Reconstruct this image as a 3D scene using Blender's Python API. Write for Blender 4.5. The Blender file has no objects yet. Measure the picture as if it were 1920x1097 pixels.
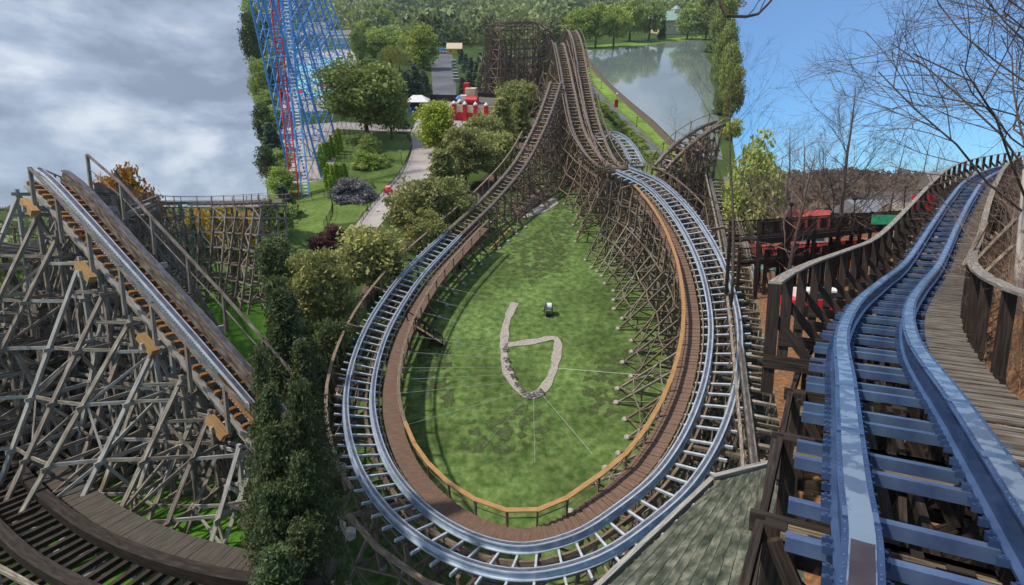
import bpy, bmesh, math, random
import numpy as np
from mathutils import Vector, Matrix
random.seed(7); np.random.seed(7)
S = bpy.context.scene
C = S.collection
R = math.radians
# ------------------------------------------------------------------ camera, sky, sun, exposure
PITCH = R(9.0); MP = R(29.6); HM = 28.0; FOC = 1000.0
CAM = Vector((0, 0, 40)); HAZE_D = 0.00013
cd = bpy.data.cameras.new('camera'); cam = bpy.data.objects.new('camera', cd); C.objects.link(cam)
cam.location = CAM; cam.rotation_euler = (R(90) - PITCH, 0, 0)
cd.sensor_width = 36; cd.lens = 36 * FOC / 1920; cd.clip_start = 0.05; cd.clip_end = 12000
S.camera = cam
SUN_DIR = Vector((-0.62, -0.30, 1.0)).normalized()
sun_el = math.asin(SUN_DIR.z); sun_az = math.atan2(SUN_DIR.x, SUN_DIR.y)
sd = bpy.data.lights.new('sun', 'SUN'); so = bpy.data.objects.new('sun', sd); C.objects.link(so)
sd.energy = 3.3; sd.angle = R(2.5); sd.color = (1.0, 0.93, 0.82)
so.rotation_euler = SUN_DIR.to_track_quat('Z', 'Y').to_euler(); so.location = (0, 0, 200)
W = bpy.data.worlds.new('World'); S.world = W; W.use_nodes = True
nt = W.node_tree; N = nt.nodes; L = nt.links; N.clear()
sky = N.new('ShaderNodeTexSky'); sky.sky_type = 'NISHITA'; sky.sun_disc = False
sky.sun_elevation = sun_el; sky.sun_rotation = sun_az; sky.air_density = 1.0; sky.dust_density = 0.4; sky.ozone_density = 3.0
tc = N.new('ShaderNodeTexCoord'); sep = N.new('ShaderNodeSeparateXYZ'); L.new(tc.outputs['Generated'], sep.inputs[0])
def wmath(op, a, b=None, c=None):
    n = N.new('ShaderNodeMath'); n.operation = op
    for i, v in enumerate((a, b, c)):
        if v is None: continue
        if isinstance(v, (int, float)): n.inputs[i].default_value = v
        else: L.new(v, n.inputs[i])
    return n.outputs[0]
# cloud cover: a broken grey deck in the west (left), clear low sky in the east
mp = N.new('ShaderNodeMapping'); mp.inputs['Scale'].default_value = (1.0, 1.0, 2.0); L.new(tc.outputs['Generated'], mp.inputs[0])
n1 = N.new('ShaderNodeTexNoise'); n1.inputs['Scale'].default_value = 5.6; n1.inputs['Detail'].default_value = 9; n1.inputs['Roughness'].default_value = 0.58; n1.inputs['Distortion'].default_value = 0.15
L.new(mp.outputs[0], n1.inputs['Vector'])
cr = N.new('ShaderNodeValToRGB'); e = cr.color_ramp.elements
e[0].position = 0.38; e[0].color = (1.7, 2.2, 3.1, 1); e[1].position = 0.64; e[1].color = (6.2, 6.7, 7.4, 1)
m_ = cr.color_ramp.elements.new(0.5); m_.color = (3.1, 3.8, 5.0, 1)
L.new(n1.outputs['Fac'], cr.inputs[0])
mr = N.new('ShaderNodeMapRange'); mr.inputs['From Min'].default_value = -0.02; mr.inputs['From Max'].default_value = -0.30
L.new(sep.outputs['X'], mr.inputs['Value'])
n2 = N.new('ShaderNodeTexNoise'); n2.inputs['Scale'].default_value = 1.7; n2.inputs['Detail'].default_value = 4; L.new(mp.outputs[0], n2.inputs['Vector'])
edge = wmath('ADD', mr.outputs[0], wmath('MULTIPLY', wmath('SUBTRACT', n2.outputs['Fac'], 0.5), 0.25))
cl = N.new('ShaderNodeClamp'); L.new(edge, cl.inputs[0])
hi_ = N.new('ShaderNodeMapRange'); hi_.inputs['From Min'].default_value = 0.33; hi_.inputs['From Max'].default_value = 0.45; L.new(wmath('ADD', sep.outputs['Z'], wmath('MULTIPLY', wmath('SUBTRACT', n2.outputs['Fac'], 0.5), 0.2)), hi_.inputs['Value'])  # added unseen cloud above the view, whitens the lake reflection and adds light
cov = wmath('MULTIPLY', wmath('MAXIMUM', cl.outputs[0], wmath('MULTIPLY', hi_.outputs[0], 0.85)), 0.95)
mx = N.new('ShaderNodeMixRGB'); L.new(cov, mx.inputs[0]); ti = N.new('ShaderNodeMixRGB'); ti.blend_type = 'MULTIPLY'; ti.inputs[0].default_value = 1; ti.inputs[2].default_value = (0.52, 0.96, 1.32, 1); L.new(sky.outputs[0], ti.inputs[1]); L.new(ti.outputs[0], mx.inputs[1]); L.new(cr.outputs[0], mx.inputs[2])
bg = N.new('ShaderNodeBackground'); bg.inputs['Strength'].default_value = 0.10; L.new(mx.outputs[0], bg.inputs[0])
wo = N.new('ShaderNodeOutputWorld'); L.new(bg.outputs[0], wo.inputs[0])
vs = S.view_settings; vs.view_transform = 'Standard'; vs.look = 'None'; vs.gamma = 1; vs.use_curve_mapping = False; vs.exposure = 0.4
S.render.resolution_x = 1024; S.render.resolution_y = 585
S.cycles.max_bounces = 5; S.cycles.diffuse_bounces = 2; S.cycles.glossy_bounces = 2; S.cycles.transparent_max_bounces = 8

# ------------------------------------------------------------------ frames of reference
FW = Matrix.Translation(CAM)                                             # level ground, left and right, origin at the eye point
FM = Matrix.Translation(CAM) @ Matrix.Rotation(MP - PITCH, 4, 'X') @ Matrix.Translation((0, 0, -HM))   # the sloping park, origin on its ground
def ray(x, y, p):
    a = (x - 960) / FOC; b = -(y - 548.5) / FOC
    return Vector((a, math.cos(p) + b * math.sin(p), -math.sin(p) + b * math.cos(p)))
def V(x, y, D): return ray(x, y, PITCH) * D                              # level frame, by distance
def G(x, y, z):
    r = ray(x, y, PITCH); return r * (z / r.z)
def M(x, y, h=0.0):
    r = ray(x, y, MP); t = (h - HM) / r.z
    return Vector((r.x * t, r.y * t, h))
def proj_m(P):
    d = P[1] * math.cos(MP) + (HM - P[2]) * math.sin(MP); u = P[1] * math.sin(MP) - (HM - P[2]) * math.cos(MP)
    return 960 + FOC * P[0] / d, 548.5 - FOC * u / d
def M_y(x, y, Y):                                                        # on the pixel's ray at ground distance Y
    r = ray(x, y, MP); t = Y / r.y; return Vector((r.x * t, Y, HM + r.z * t))
def top_h(base, ytop):
    k = (548.5 - ytop) / FOC                                             # u = k d
    Y = base[1]; s, c = math.sin(MP), math.cos(MP)
    # Y s - q c = k (Y c + q s)  ->  q = Y (s - k c) / (c + k s)
    q = Y * (s - k * c) / (c + k * s); return max(0.3, HM - q - base[2])
def xb1(y): return 475 + 125 * y / 1097
def xb2(y): return 1330 + 182 * y / 1097

# ------------------------------------------------------------------ materials
MATS = {}
def mat(name, c1, c2=None, scale=4.0, rough=0.7, metal=0.0, bump=0.0, detail=5, coords='Object', stretch=(1, 1, 1), rnd=0.0, c3=None, lo=0.35, hi=0.65, spec=0.4, big=0.0, bigscale=0.05):
    if name in MATS: return MATS[name]
    m = bpy.data.materials.new(name); m.use_nodes = True; MATS[name] = m
    t = m.node_tree; n = t.nodes; b = n['Principled BSDF']
    b.inputs['Roughness'].default_value = rough; b.inputs['Metallic'].default_value = metal
    b.inputs['Specular IOR Level'].default_value = spec
    c2 = c2 or tuple(v * 0.7 for v in c1)
    co = n.new('ShaderNodeTexCoord'); mpn = n.new('ShaderNodeMapping'); mpn.inputs['Scale'].default_value = stretch
    t.links.new(co.outputs[coords], mpn.inputs[0])
    nz = n.new('ShaderNodeTexNoise'); nz.inputs['Scale'].default_value = scale; nz.inputs['Detail'].default_value = detail; nz.inputs['Roughness'].default_value = 0.6
    t.links.new(mpn.outputs[0], nz.inputs['Vector'])
    rp = n.new('ShaderNodeValToRGB'); el = rp.color_ramp.elements
    el[0].position = lo; el[0].color = (*c1, 1); el[1].position = hi; el[1].color = (*c2, 1)
    if c3: q = el.new((lo + hi) / 2); q.color = (*c3, 1)
    t.links.new(nz.outputs['Fac'], rp.inputs[0])
    col = rp.outputs[0]
    if big:
        nb = n.new('ShaderNodeTexNoise'); nb.inputs['Scale'].default_value = bigscale; nb.inputs['Detail'].default_value = 3
        t.links.new(co.outputs['Object'], nb.inputs['Vector'])
        r2 = n.new('ShaderNodeMapRange'); r2.inputs['From Min'].default_value = 0.35; r2.inputs['From Max'].default_value = 0.65
        r2.inputs['To Min'].default_value = 1 - big; r2.inputs['To Max'].default_value = 1 + big
        t.links.new(nb.outputs['Fac'], r2.inputs[0])
        hb = n.new('ShaderNodeHueSaturation'); t.links.new(r2.outputs[0], hb.inputs['Value']); t.links.new(col, hb.inputs['Color']); col = hb.outputs[0]
    if rnd:
        oi = n.new('ShaderNodeObjectInfo'); hs = n.new('ShaderNodeHueSaturation')
        a = n.new('ShaderNodeMapRange'); a.inputs['To Min'].default_value = 1 - rnd; a.inputs['To Max'].default_value = 1 + rnd
        t.links.new(oi.outputs['Random'], a.inputs[0]); t.links.new(a.outputs[0], hs.inputs['Value'])
        h = n.new('ShaderNodeMapRange'); h.inputs['To Min'].default_value = 0.5 - rnd * 0.06; h.inputs['To Max'].default_value = 0.5 + rnd * 0.06
        mu = n.new('ShaderNodeMath'); mu.operation = 'FRACT'; mu2 = n.new('ShaderNodeMath'); mu2.operation = 'MULTIPLY'; mu2.inputs[1].default_value = 7.3
        t.links.new(oi.outputs['Random'], mu2.inputs[0]); t.links.new(mu2.outputs[0], mu.inputs[0]); t.links.new(mu.outputs[0], h.inputs[0]); t.links.new(h.outputs[0], hs.inputs['Hue'])
        t.links.new(col, hs.inputs['Color']); col = hs.outputs[0]
    t.links.new(col, b.inputs['Base Color'])
    if bump:
        bp = n.new('ShaderNodeBump'); bp.inputs['Strength'].default_value = bump; bp.inputs['Distance'].default_value = 0.05
        t.links.new(nz.outputs['Fac'], bp.inputs['Height']); t.links.new(bp.outputs[0], b.inputs['Normal'])
    return m
def wood(name, a, b, c, rough=0.8, bump=0.35, rnd=0.12):
    return mat(name, a, b, scale=3.0, rough=rough, bump=bump, coords='UV', stretch=(0.55, 9, 1), rnd=rnd, c3=c, lo=0.32, hi=0.68, spec=0.25)
def leafm(name, a, b, rnd=0.22):
    m = mat(name, a, b, scale=2.2, rough=0.6, rnd=rnd, spec=0.25, lo=0.3, hi=0.7)
    n = m.node_tree.nodes; l = m.node_tree.links; pb = n['Principled BSDF']
    tr = n.new('ShaderNodeBsdfTranslucent'); ms = n.new('ShaderNodeMixShader'); ms.inputs[0].default_value = 0.3
    src = pb.inputs['Base Color'].links[0].from_socket; l.new(src, tr.inputs[0])
    l.new(pb.outputs[0], ms.inputs[1]); l.new(tr.outputs[0], ms.inputs[2]); l.new(ms.outputs[0], n['Material Output'].inputs[0])
    return m
GREYW = wood('grey_timber', (0.055, 0.040, 0.030), (0.42, 0.375, 0.32), (0.20, 0.165, 0.13), rnd=0.3)
BROWNW = wood('brown_timber', (0.07, 0.050, 0.036), (0.38, 0.30, 0.22), (0.18, 0.132, 0.095), rnd=0.25)
DARKW = wood('dark_timber', (0.012, 0.009, 0.008), (0.06, 0.043, 0.034), (0.028, 0.020, 0.016), rough=0.65)
NEWW = wood('new_timber', (0.28, 0.15, 0.055), (0.52, 0.33, 0.14), (0.40, 0.235, 0.09))
ORANGEW = wood('rusty_stained_timber', (0.22, 0.085, 0.03), (0.42, 0.22, 0.085), (0.32, 0.145, 0.05))
SILVERW = wood('silvered_timber', (0.16, 0.14, 0.12), (0.50, 0.48, 0.45), (0.34, 0.32, 0.29))
DECKW = wood('deck_boards', (0.10, 0.062, 0.042), (0.25, 0.165, 0.115), (0.17, 0.108, 0.075))
STEEL = mat('pale_galvanised_steel', (0.45, 0.53, 0.62), (0.30, 0.37, 0.46), scale=1.4, rough=0.42, metal=0.35)
STEEL2 = mat('galvanised_plate', (0.60, 0.64, 0.68), (0.42, 0.46, 0.50), scale=2.5, rough=0.5, metal=0.25)
BLUEST = mat('blue_painted_steel', (0.035, 0.066, 0.165), (0.065, 0.115, 0.24), scale=1.8, rough=0.26, metal=0.35, spec=0.7)
TIEST = mat('blue_tie_steel', (0.055, 0.095, 0.20), (0.11, 0.17, 0.29), scale=2.3, rough=0.33, metal=0.3, spec=0.6, rnd=0.15)
LBLUEST = mat('light_blue_running_plate', (0.24, 0.31, 0.40), (0.11, 0.16, 0.25), scale=4.5, rough=0.24, metal=0.35, spec=0.6, lo=0.46, hi=0.52)
RUN = mat('worn_running_steel', (0.10, 0.095, 0.12), (0.20, 0.19, 0.22), scale=3, rough=0.35, metal=0.5)
RUNB = mat('brown_running_steel', (0.075, 0.055, 0.06), (0.13, 0.11, 0.13), scale=2, rough=0.3, metal=0.5)
CONC = mat('concrete', (0.42, 0.38, 0.33), (0.24, 0.215, 0.185), scale=6, rough=0.9, bump=0.2)
GRASS = mat('mown_grass', (0.050, 0.092, 0.022), (0.155, 0.205, 0.068), scale=1.6, rough=0.95, detail=12, bump=0.5, spec=0.1, c3=(0.092, 0.145, 0.040), big=0.30, bigscale=0.16)
LAWN = mat('lawn', (0.090, 0.145, 0.032), (0.15, 0.205, 0.055), scale=1.6, rough=0.95, detail=8, spec=0.1, big=0.2, bigscale=0.2)
GRASSL = mat('vivid_grass', (0.030, 0.095, 0.010), (0.075, 0.18, 0.020), scale=2.5, rough=0.95, detail=8, spec=0.1, big=0.25, bigscale=0.12)
ROUGHG = mat('rough_grass', (0.09, 0.17, 0.028), (0.21, 0.30, 0.055), scale=0.7, rough=0.95, detail=8, spec=0.1, big=0.3, bigscale=0.08)
FARG = mat('woodland_floor', (0.035, 0.06, 0.018), (0.07, 0.11, 0.03), scale=0.05, rough=1, detail=8, spec=0.05)
DIRT = mat('bare_dirt', (0.085, 0.055, 0.040), (0.15, 0.105, 0.08), scale=3, rough=1, detail=8, bump=0.4)
PATHM = mat('path_paving', (0.42, 0.37, 0.35), (0.33, 0.29, 0.275), scale=1.2, rough=0.85, big=0.12, bigscale=0.3)
ASPH = mat('asphalt', (0.085, 0.085, 0.10), (0.14, 0.14, 0.155), scale=0.8, rough=0.9, detail=8, big=0.25, bigscale=0.08)
LEAFG = mat('leaf_litter', (0.10, 0.045, 0.018), (0.34, 0.17, 0.07), scale=5, rough=1, detail=9, bump=0.6, c3=(0.20, 0.095, 0.04))
BARK = mat('bark', (0.06, 0.045, 0.034), (0.14, 0.11, 0.085), scale=8, rough=0.95)
TWIG = mat('bare_twigs', (0.060, 0.040, 0.030), (0.13, 0.095, 0.075), scale=3, rough=0.9)
PALEBARK = mat('pale_birch_bark', (0.70, 0.64, 0.57), (0.22, 0.17, 0.14), scale=5, rough=0.85, lo=0.56, hi=0.7)
TWIGB = mat('birch_twigs', (0.16, 0.11, 0.085), (0.30, 0.22, 0.175), scale=3, rough=0.9)
BLUEP = mat('bright_blue_paint', (0.07, 0.27, 0.62), (0.11, 0.35, 0.74), scale=1, rough=0.35)
REDP = mat('red_paint', (0.62, 0.02, 0.03), (0.50, 0.015, 0.03), scale=1, rough=0.4)
WHITEP = mat('white_paint', (0.80, 0.79, 0.76), (0.68, 0.67, 0.65), scale=2, rough=0.5)
CREAM = mat('cream_paint', (0.68, 0.56, 0.38), (0.60, 0.48, 0.32), scale=2, rough=0.6)
BLACKP = mat('black_paint', (0.015, 0.015, 0.018), (0.03, 0.03, 0.033), scale=2, rough=0.5)
YEL = mat('yellow_paint', (0.75, 0.52, 0.04), (0.65, 0.42, 0.03), scale=2, rough=0.5)
ORG = mat('orange_paint', (0.75, 0.16, 0.03), (0.62, 0.12, 0.03), scale=2, rough=0.6)
NAVY = mat('dark_blue_canvas', (0.02, 0.04, 0.20), (0.03, 0.06, 0.28), scale=2, rough=0.6)
TEAL = mat('teal_wall', (0.10, 0.32, 0.36), (0.08, 0.26, 0.30), scale=2, rough=0.7)
POOLM = mat('pool_lining', (0.22, 0.62, 0.66), (0.32, 0.70, 0.72), scale=0.3, rough=0.25)
GREYR = mat('grey_metal_roof', (0.15, 0.145, 0.14), (0.22, 0.215, 0.205), scale=1.5, rough=0.6)
TEALR = mat('pale_green_roof', (0.20, 0.34, 0.30), (0.26, 0.40, 0.36), scale=1.5, rough=0.6)
GLASSM = mat('window_glass', (0.02, 0.03, 0.05), (0.05, 0.07, 0.10), scale=1, rough=0.12, spec=0.8)
SHING = mat('mineral_felt_deck', (0.028, 0.036, 0.024), (0.22, 0.215, 0.16), scale=26, rough=1, detail=6, bump=0.8, coords='UV', stretch=(1.0, 3.5, 1), c3=(0.085, 0.095, 0.07))
WIRE = mat('guy_wire_steel', (0.42, 0.42, 0.40), (0.5, 0.5, 0.48), scale=1, rough=0.4, metal=0.3)
ROCK = mat('earth_bank', (0.09, 0.075, 0.055), (0.05, 0.06, 0.03), scale=0.3, rough=1, detail=8, bump=0.6)
HILLM = mat('far_woods', (0.055, 0.065, 0.035), (0.10, 0.09, 0.06), scale=0.08, rough=1, detail=10, spec=0.05)
WATER = mat('lake_water', (0.17, 0.21, 0.21), (0.20, 0.245, 0.24), scale=0.02, rough=0.045, spec=1.0)
_b = WATER.node_tree.nodes; _l = WATER.node_tree.links
_n = _b.new('ShaderNodeTexNoise'); _n.inputs['Scale'].default_value = 0.9; _n.inputs['Detail'].default_value = 3
_c = _b.new('ShaderNodeTexCoord'); _l.new(_c.outputs['Object'], _n.inputs['Vector'])
_bp = _b.new('ShaderNodeBump'); _bp.inputs['Strength'].default_value = 0.04; _bp.inputs['Distance'].default_value = 0.02; _l.new(_n.outputs['Fac'], _bp.inputs['Height'])
_l.new(_bp.outputs[0], _b['Principled BSDF'].inputs['Normal'])
L_DEC = leafm('leaves_mid_green', (0.25, 0.32, 0.08), (0.42, 0.48, 0.14))
L_LIGHT = leafm('leaves_light_green', (0.25, 0.34, 0.06), (0.43, 0.50, 0.11))
L_YEL = leafm('leaves_yellow_green', (0.30, 0.36, 0.035), (0.48, 0.48, 0.06))
L_WIL = leafm('leaves_willow', (0.32, 0.33, 0.07), (0.46, 0.44, 0.11))
L_PINE = leafm('needles_olive_green', (0.25, 0.27, 0.085), (0.45, 0.46, 0.165))
L_FIR = leafm('needles_blue_green', (0.09, 0.145, 0.09), (0.19, 0.26, 0.165))
L_DARK = leafm('needles_dark_green', (0.075, 0.11, 0.04), (0.17, 0.215, 0.085))
L_ARB = leafm('arborvitae_scales', (0.28, 0.42, 0.03), (0.44, 0.56, 0.07))
L_GREY = leafm('grey_purple_leaves', (0.17, 0.17, 0.18), (0.32, 0.31, 0.32))
L_PUR = leafm('dark_purple_leaves', (0.10, 0.038, 0.045), (0.20, 0.085, 0.09))
L_GOLD = leafm('autumn_gold_leaves', (0.46, 0.30, 0.02), (0.66, 0.46, 0.045))
L_ORNG = leafm('autumn_orange_leaves', (0.42, 0.15, 0.02), (0.60, 0.30, 0.04))
L_WOOD = leafm('distant_wood_leaves', (0.17, 0.22, 0.09), (0.27, 0.315, 0.14), rnd=0.0)
L_WOOD2 = leafm('distant_wood_pale_leaves', (0.22, 0.27, 0.10), (0.33, 0.37, 0.15), rnd=0.0)
L_WOOD3 = leafm('distant_wood_dark_leaves', (0.07, 0.11, 0.055), (0.12, 0.165, 0.085), rnd=0.0)
L_BROWN = leafm('leafless_wood_haze', (0.11, 0.080, 0.060), (0.20, 0.155, 0.12), rnd=0.0)

# ------------------------------------------------------------------ mesh helpers
BASE = {}
def setp(o, label=None, cat=None, group=None, kind=None):
    if label: o['label'] = label
    if cat: o['category'] = cat
    if group: o['group'] = group
    if kind: o['kind'] = kind
def thing(name, label, cat, loc=(0, 0, 0), fr=FW, group=None, rz=0.0):
    o = bpy.data.objects.new(name, None); C.objects.link(o); o.empty_display_size = 0.3
    o.matrix_world = fr @ Matrix.Translation(loc) @ Matrix.Rotation(rz, 4, 'Z')
    setp(o, label, cat, group); BASE[o.name] = Vector(loc); return o
class MB:
    def __init__(s): s.v = []; s.f = []; s.uv = []
    def quadbox(s, P, ulen, w, h):
        b = len(s.v); s.v += [tuple(p) for p in P]
        r = random.random() * 50; q = random.random() * 9
        for f, (a, c) in (((0, 1, 2, 3), (0, 0)), ((7, 6, 5, 4), (0, 0)), ((0, 4, 5, 1), (ulen, w)), ((1, 5, 6, 2), (ulen, h)), ((2, 6, 7, 3), (ulen, w)), ((3, 7, 4, 0), (ulen, h))):
            s.f.append([b + i for i in f])
            if a: s.uv += [(r, q), (r + a, q), (r + a, q + c), (r, q + c)]
            else: s.uv += [(r, q), (r + .03, q), (r + .03, q + .1), (r, q + .1)]
    def beam(s, a, b, w, h=None, up=(0, 0, 1)):
        a = Vector(a); b = Vector(b); d = b - a; l = d.length
        if l < 1e-5: return s
        d /= l; h = h or w; up = Vector(up); sd_ = d.cross(up)
        if sd_.length < 1e-3: sd_ = d.cross(Vector((1, 0, 0.01)))
        sd_.normalize(); u = sd_.cross(d); sd_ *= w / 2; u *= h / 2
        s.quadbox([a - sd_ - u, a + sd_ - u, a + sd_ + u, a - sd_ + u, b - sd_ - u, b + sd_ - u, b + sd_ + u, b - sd_ + u], l, w, h); return s
    def box(s, c, sx, sy, sz, rz=0.0):                                   # c = centre of the base
        c = Vector(c); ca, sa = math.cos(rz), math.sin(rz)
        def q(x, y, z): return (c.x + x * ca - y * sa, c.y + x * sa + y * ca, c.z + z)
        s.quadbox([q(-sx/2, -sy/2, 0), q(-sx/2, sy/2, 0), q(sx/2, sy/2, 0), q(sx/2, -sy/2, 0), q(-sx/2, -sy/2, sz), q(-sx/2, sy/2, sz), q(sx/2, sy/2, sz), q(sx/2, -sy/2, sz)], sz, sy, sx); return s
    def tube(s, pts, r, n=6, r2=None, cap=True):
        pts = [Vector(p) for p in pts]; b = len(s.v); m = len(pts); r2 = r if r2 is None else r2
        for i, p in enumerate(pts):
            d = (pts[min(i + 1, m - 1)] - pts[max(i - 1, 0)]).normalized()
            a = d.cross(Vector((0.13, 0.37, 0.92))); a = a.normalized() if a.length > 1e-3 else Vector((1, 0, 0)); c = d.cross(a)
            rr = r + (r2 - r) * i / max(1, m - 1)
            for k in range(n): t = 2 * math.pi * k / n; s.v.append(tuple(p + (a * math.cos(t) + c * math.sin(t)) * rr))
        for i in range(m - 1):
            for k in range(n):
                s.f.append([b + i*n + k, b + i*n + (k+1) % n, b + (i+1)*n + (k+1) % n, b + (i+1)*n + k]); s.uv += [(i, 0), (i, .1), (i + 1, .1), (i + 1, 0)]
        if cap:
            s.f.append([b + k for k in range(n)][::-1]); s.uv += [(0, 0)] * n
            s.f.append([b + (m-1)*n + k for k in range(n)]); s.uv += [(0, 0)] * n
        return s
    def lathe(s, c, prof, n=14):                                         # prof = [(r, z)...]
        c = Vector(c); b = len(s.v)
        for r, z in prof:
            for k in range(n): t = 2 * math.pi * k / n; s.v.append((c.x + r * math.cos(t), c.y + r * math.sin(t), c.z + z))
        for i in range(len(prof) - 1):
            for k in range(n):
                s.f.append([b + i*n + k, b + i*n + (k+1) % n, b + (i+1)*n + (k+1) % n, b + (i+1)*n + k]); s.uv += [(k, i), (k + 1, i), (k + 1, i + 1), (k, i + 1)]
        s.f.append([b + k for k in range(n)][::-1]); s.uv += [(0, 0)] * n
        s.f.append([b + (len(prof)-1)*n + k for k in range(n)]); s.uv += [(0, 0)] * n
        return s
    def poly(s, P):
        b = len(s.v); s.v += [tuple(p) for p in P]; s.f.append(list(range(b, b + len(P)))); s.uv += [(p[0], p[1]) for p in P]; return s
    def dome(s, c, rx, ry, rz_, n=12, m=6):
        b = len(s.v); c = Vector(c)
        for i in range(m + 1):
            a = math.pi / 2 * i / m
            for k in range(n): t = 2 * math.pi * k / n; s.v.append((c.x + rx*math.cos(a)*math.cos(t), c.y + ry*math.cos(a)*math.sin(t), c.z + rz_*math.sin(a)))
        for i in range(m):
            for k in range(n): s.f.append([b+i*n+k, b+i*n+(k+1)%n, b+(i+1)*n+(k+1)%n, b+(i+1)*n+k]); s.uv += [(k, i), (k+1, i), (k+1, i+1), (k, i+1)]
        return s
    def sweep(s, fr, prof, closed=True):
        b = len(s.v); k = len(prof); l = 0
        for i, (p, t, sd_, u) in enumerate(fr):
            for (x, z) in prof: s.v.append(tuple(p + sd_ * x + u * z))
        for i in range(len(fr) - 1):
            dl = (fr[i+1][0] - fr[i][0]).length
            for j in range(k if closed else k - 1):
                j2 = (j + 1) % k
                s.f.append([b+i*k+j, b+i*k+j2, b+(i+1)*k+j2, b+(i+1)*k+j])
                w0 = j * .3; s.uv += [(l, w0), (l, w0 + .15), (l + dl, w0 + .15), (l + dl, w0)]
            l += dl
        if closed:
            s.f.append([b + j for j in range(k)][::-1]); s.uv += [(0, 0)] * k
            s.f.append([b + (len(fr)-1)*k + j for j in range(k)]); s.uv += [(0, 0)] * k
        return s
    def mesh(s, name, m, off=Vector((0, 0, 0)), smooth=False):
        me = bpy.data.meshes.new(name)
        v = np.array(s.v, dtype=np.float32).reshape(-1, 3) - np.array(off, dtype=np.float32)
        me.from_pydata(v.tolist(), [], s.f)
        ul = me.uv_layers.new(name='UVMap'); ul.data.foreach_set('uv', np.array(s.uv, dtype=np.float32).ravel())
        for x in (m if isinstance(m, (list, tuple)) else [m]): me.materials.append(x)
        if smooth: me.shade_smooth()
        return me
    def build(s, name, m, parent, smooth=False):
        o = bpy.data.objects.new(name, s.mesh(name, m, BASE[parent.name], smooth)); C.objects.link(o); o.parent = parent; BASE[o.name] = BASE[parent.name]; return o
    def top(s, name, m, label, cat, fr=FW, loc=None, group=None, kind=None, smooth=False):
        loc = Vector(loc) if loc is not None else (Vector((0, 0, 0)) if kind else Vector(s.v[0]))
        o = bpy.data.objects.new(name, s.mesh(name, m, loc, smooth)); C.objects.link(o); o.matrix_world = fr @ Matrix.Translation(loc)
        if kind == 'structure': o['kind'] = kind
        else: setp(o, label, cat, group, kind)
        BASE[o.name] = loc; return o
def sheet(name, pts, m, fr=FW, kind='structure', label=None, cat=None, group=None, thick=0.0):
    bm = bmesh.new(); vs_ = [bm.verts.new(p) for p in pts]; f = bm.faces.new(vs_); f.normal_update()
    if f.normal.z < 0: f.normal_flip()
    if thick:
        r = bmesh.ops.extrude_face_region(bm, geom=[f]); bmesh.ops.translate(bm, verts=[g for g in r['geom'] if isinstance(g, bmesh.types.BMVert)], vec=(0, 0, thick))
    bmesh.ops.triangulate(bm, faces=bm.faces)
    bmesh.ops.recalc_face_normals(bm, faces=bm.faces)
    me = bpy.data.meshes.new(name); bm.to_mesh(me); bm.free(); me.materials.append(m)
    if not thick and me.polygons and sum(p.normal.z for p in me.polygons) < 0: me.flip_normals()
    o = bpy.data.objects.new(name, me); C.objects.link(o); o.matrix_world = fr
    if kind: o['kind'] = kind
    if kind != 'structure': setp(o, label, cat, group)
    return o
def cr_path(P, step=0.6, bank=None):
    """Catmull-Rom through P, resampled every step; frames (pos, tangent, side, up)."""
    P = [Vector(p) for p in P]; B = bank or [0] * len(P)
    if not isinstance(B, (list, tuple)): B = [B] * len(P)
    Q = [P[0] * 2 - P[1]] + P + [P[-1] * 2 - P[-2]]; BB = [B[0]] + list(B) + [B[-1]]
    fine = []; fb = []
    for i in range(1, len(Q) - 2):
        p0, p1, p2, p3 = Q[i-1:i+3]; n = max(6, int((p2 - p1).length / 0.15))
        for k in range(n):
            t = k / n
            fine.append(0.5 * ((2*p1) + (p2-p0)*t + (2*p0-5*p1+4*p2-p3)*t*t + (3*p1-p0-3*p2+p3)*t**3)); fb.append(BB[i] + (BB[i+1] - BB[i]) * t)
    fine.append(Q[-2]); fb.append(BB[-2])
    out = []; acc = 0; nxt = 0
    for i in range(len(fine)):
        if i: acc += (fine[i] - fine[i-1]).length
        if acc >= nxt:
            a = fine[max(0, i-2)]; b = fine[min(len(fine)-1, i+2)]; t = (b - a).normalized()
            s_ = t.cross(Vector((0, 0, 1))).normalized(); u = s_.cross(t)
            q = Matrix.Rotation(R(fb[i]), 3, t); out.append((fine[i], t, q @ s_, q @ u)); nxt += step
    return out
def off(fr, x, z): return [(p + s_*x + u*z, t, s_, u) for (p, t, s_, u) in fr]
def copyobj(src, parent, mw=None):
    o = src.copy(); C.objects.link(o); o.parent = parent
    BASE[o.name] = BASE.get(parent.name, Vector((0, 0, 0)))
    return o

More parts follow.
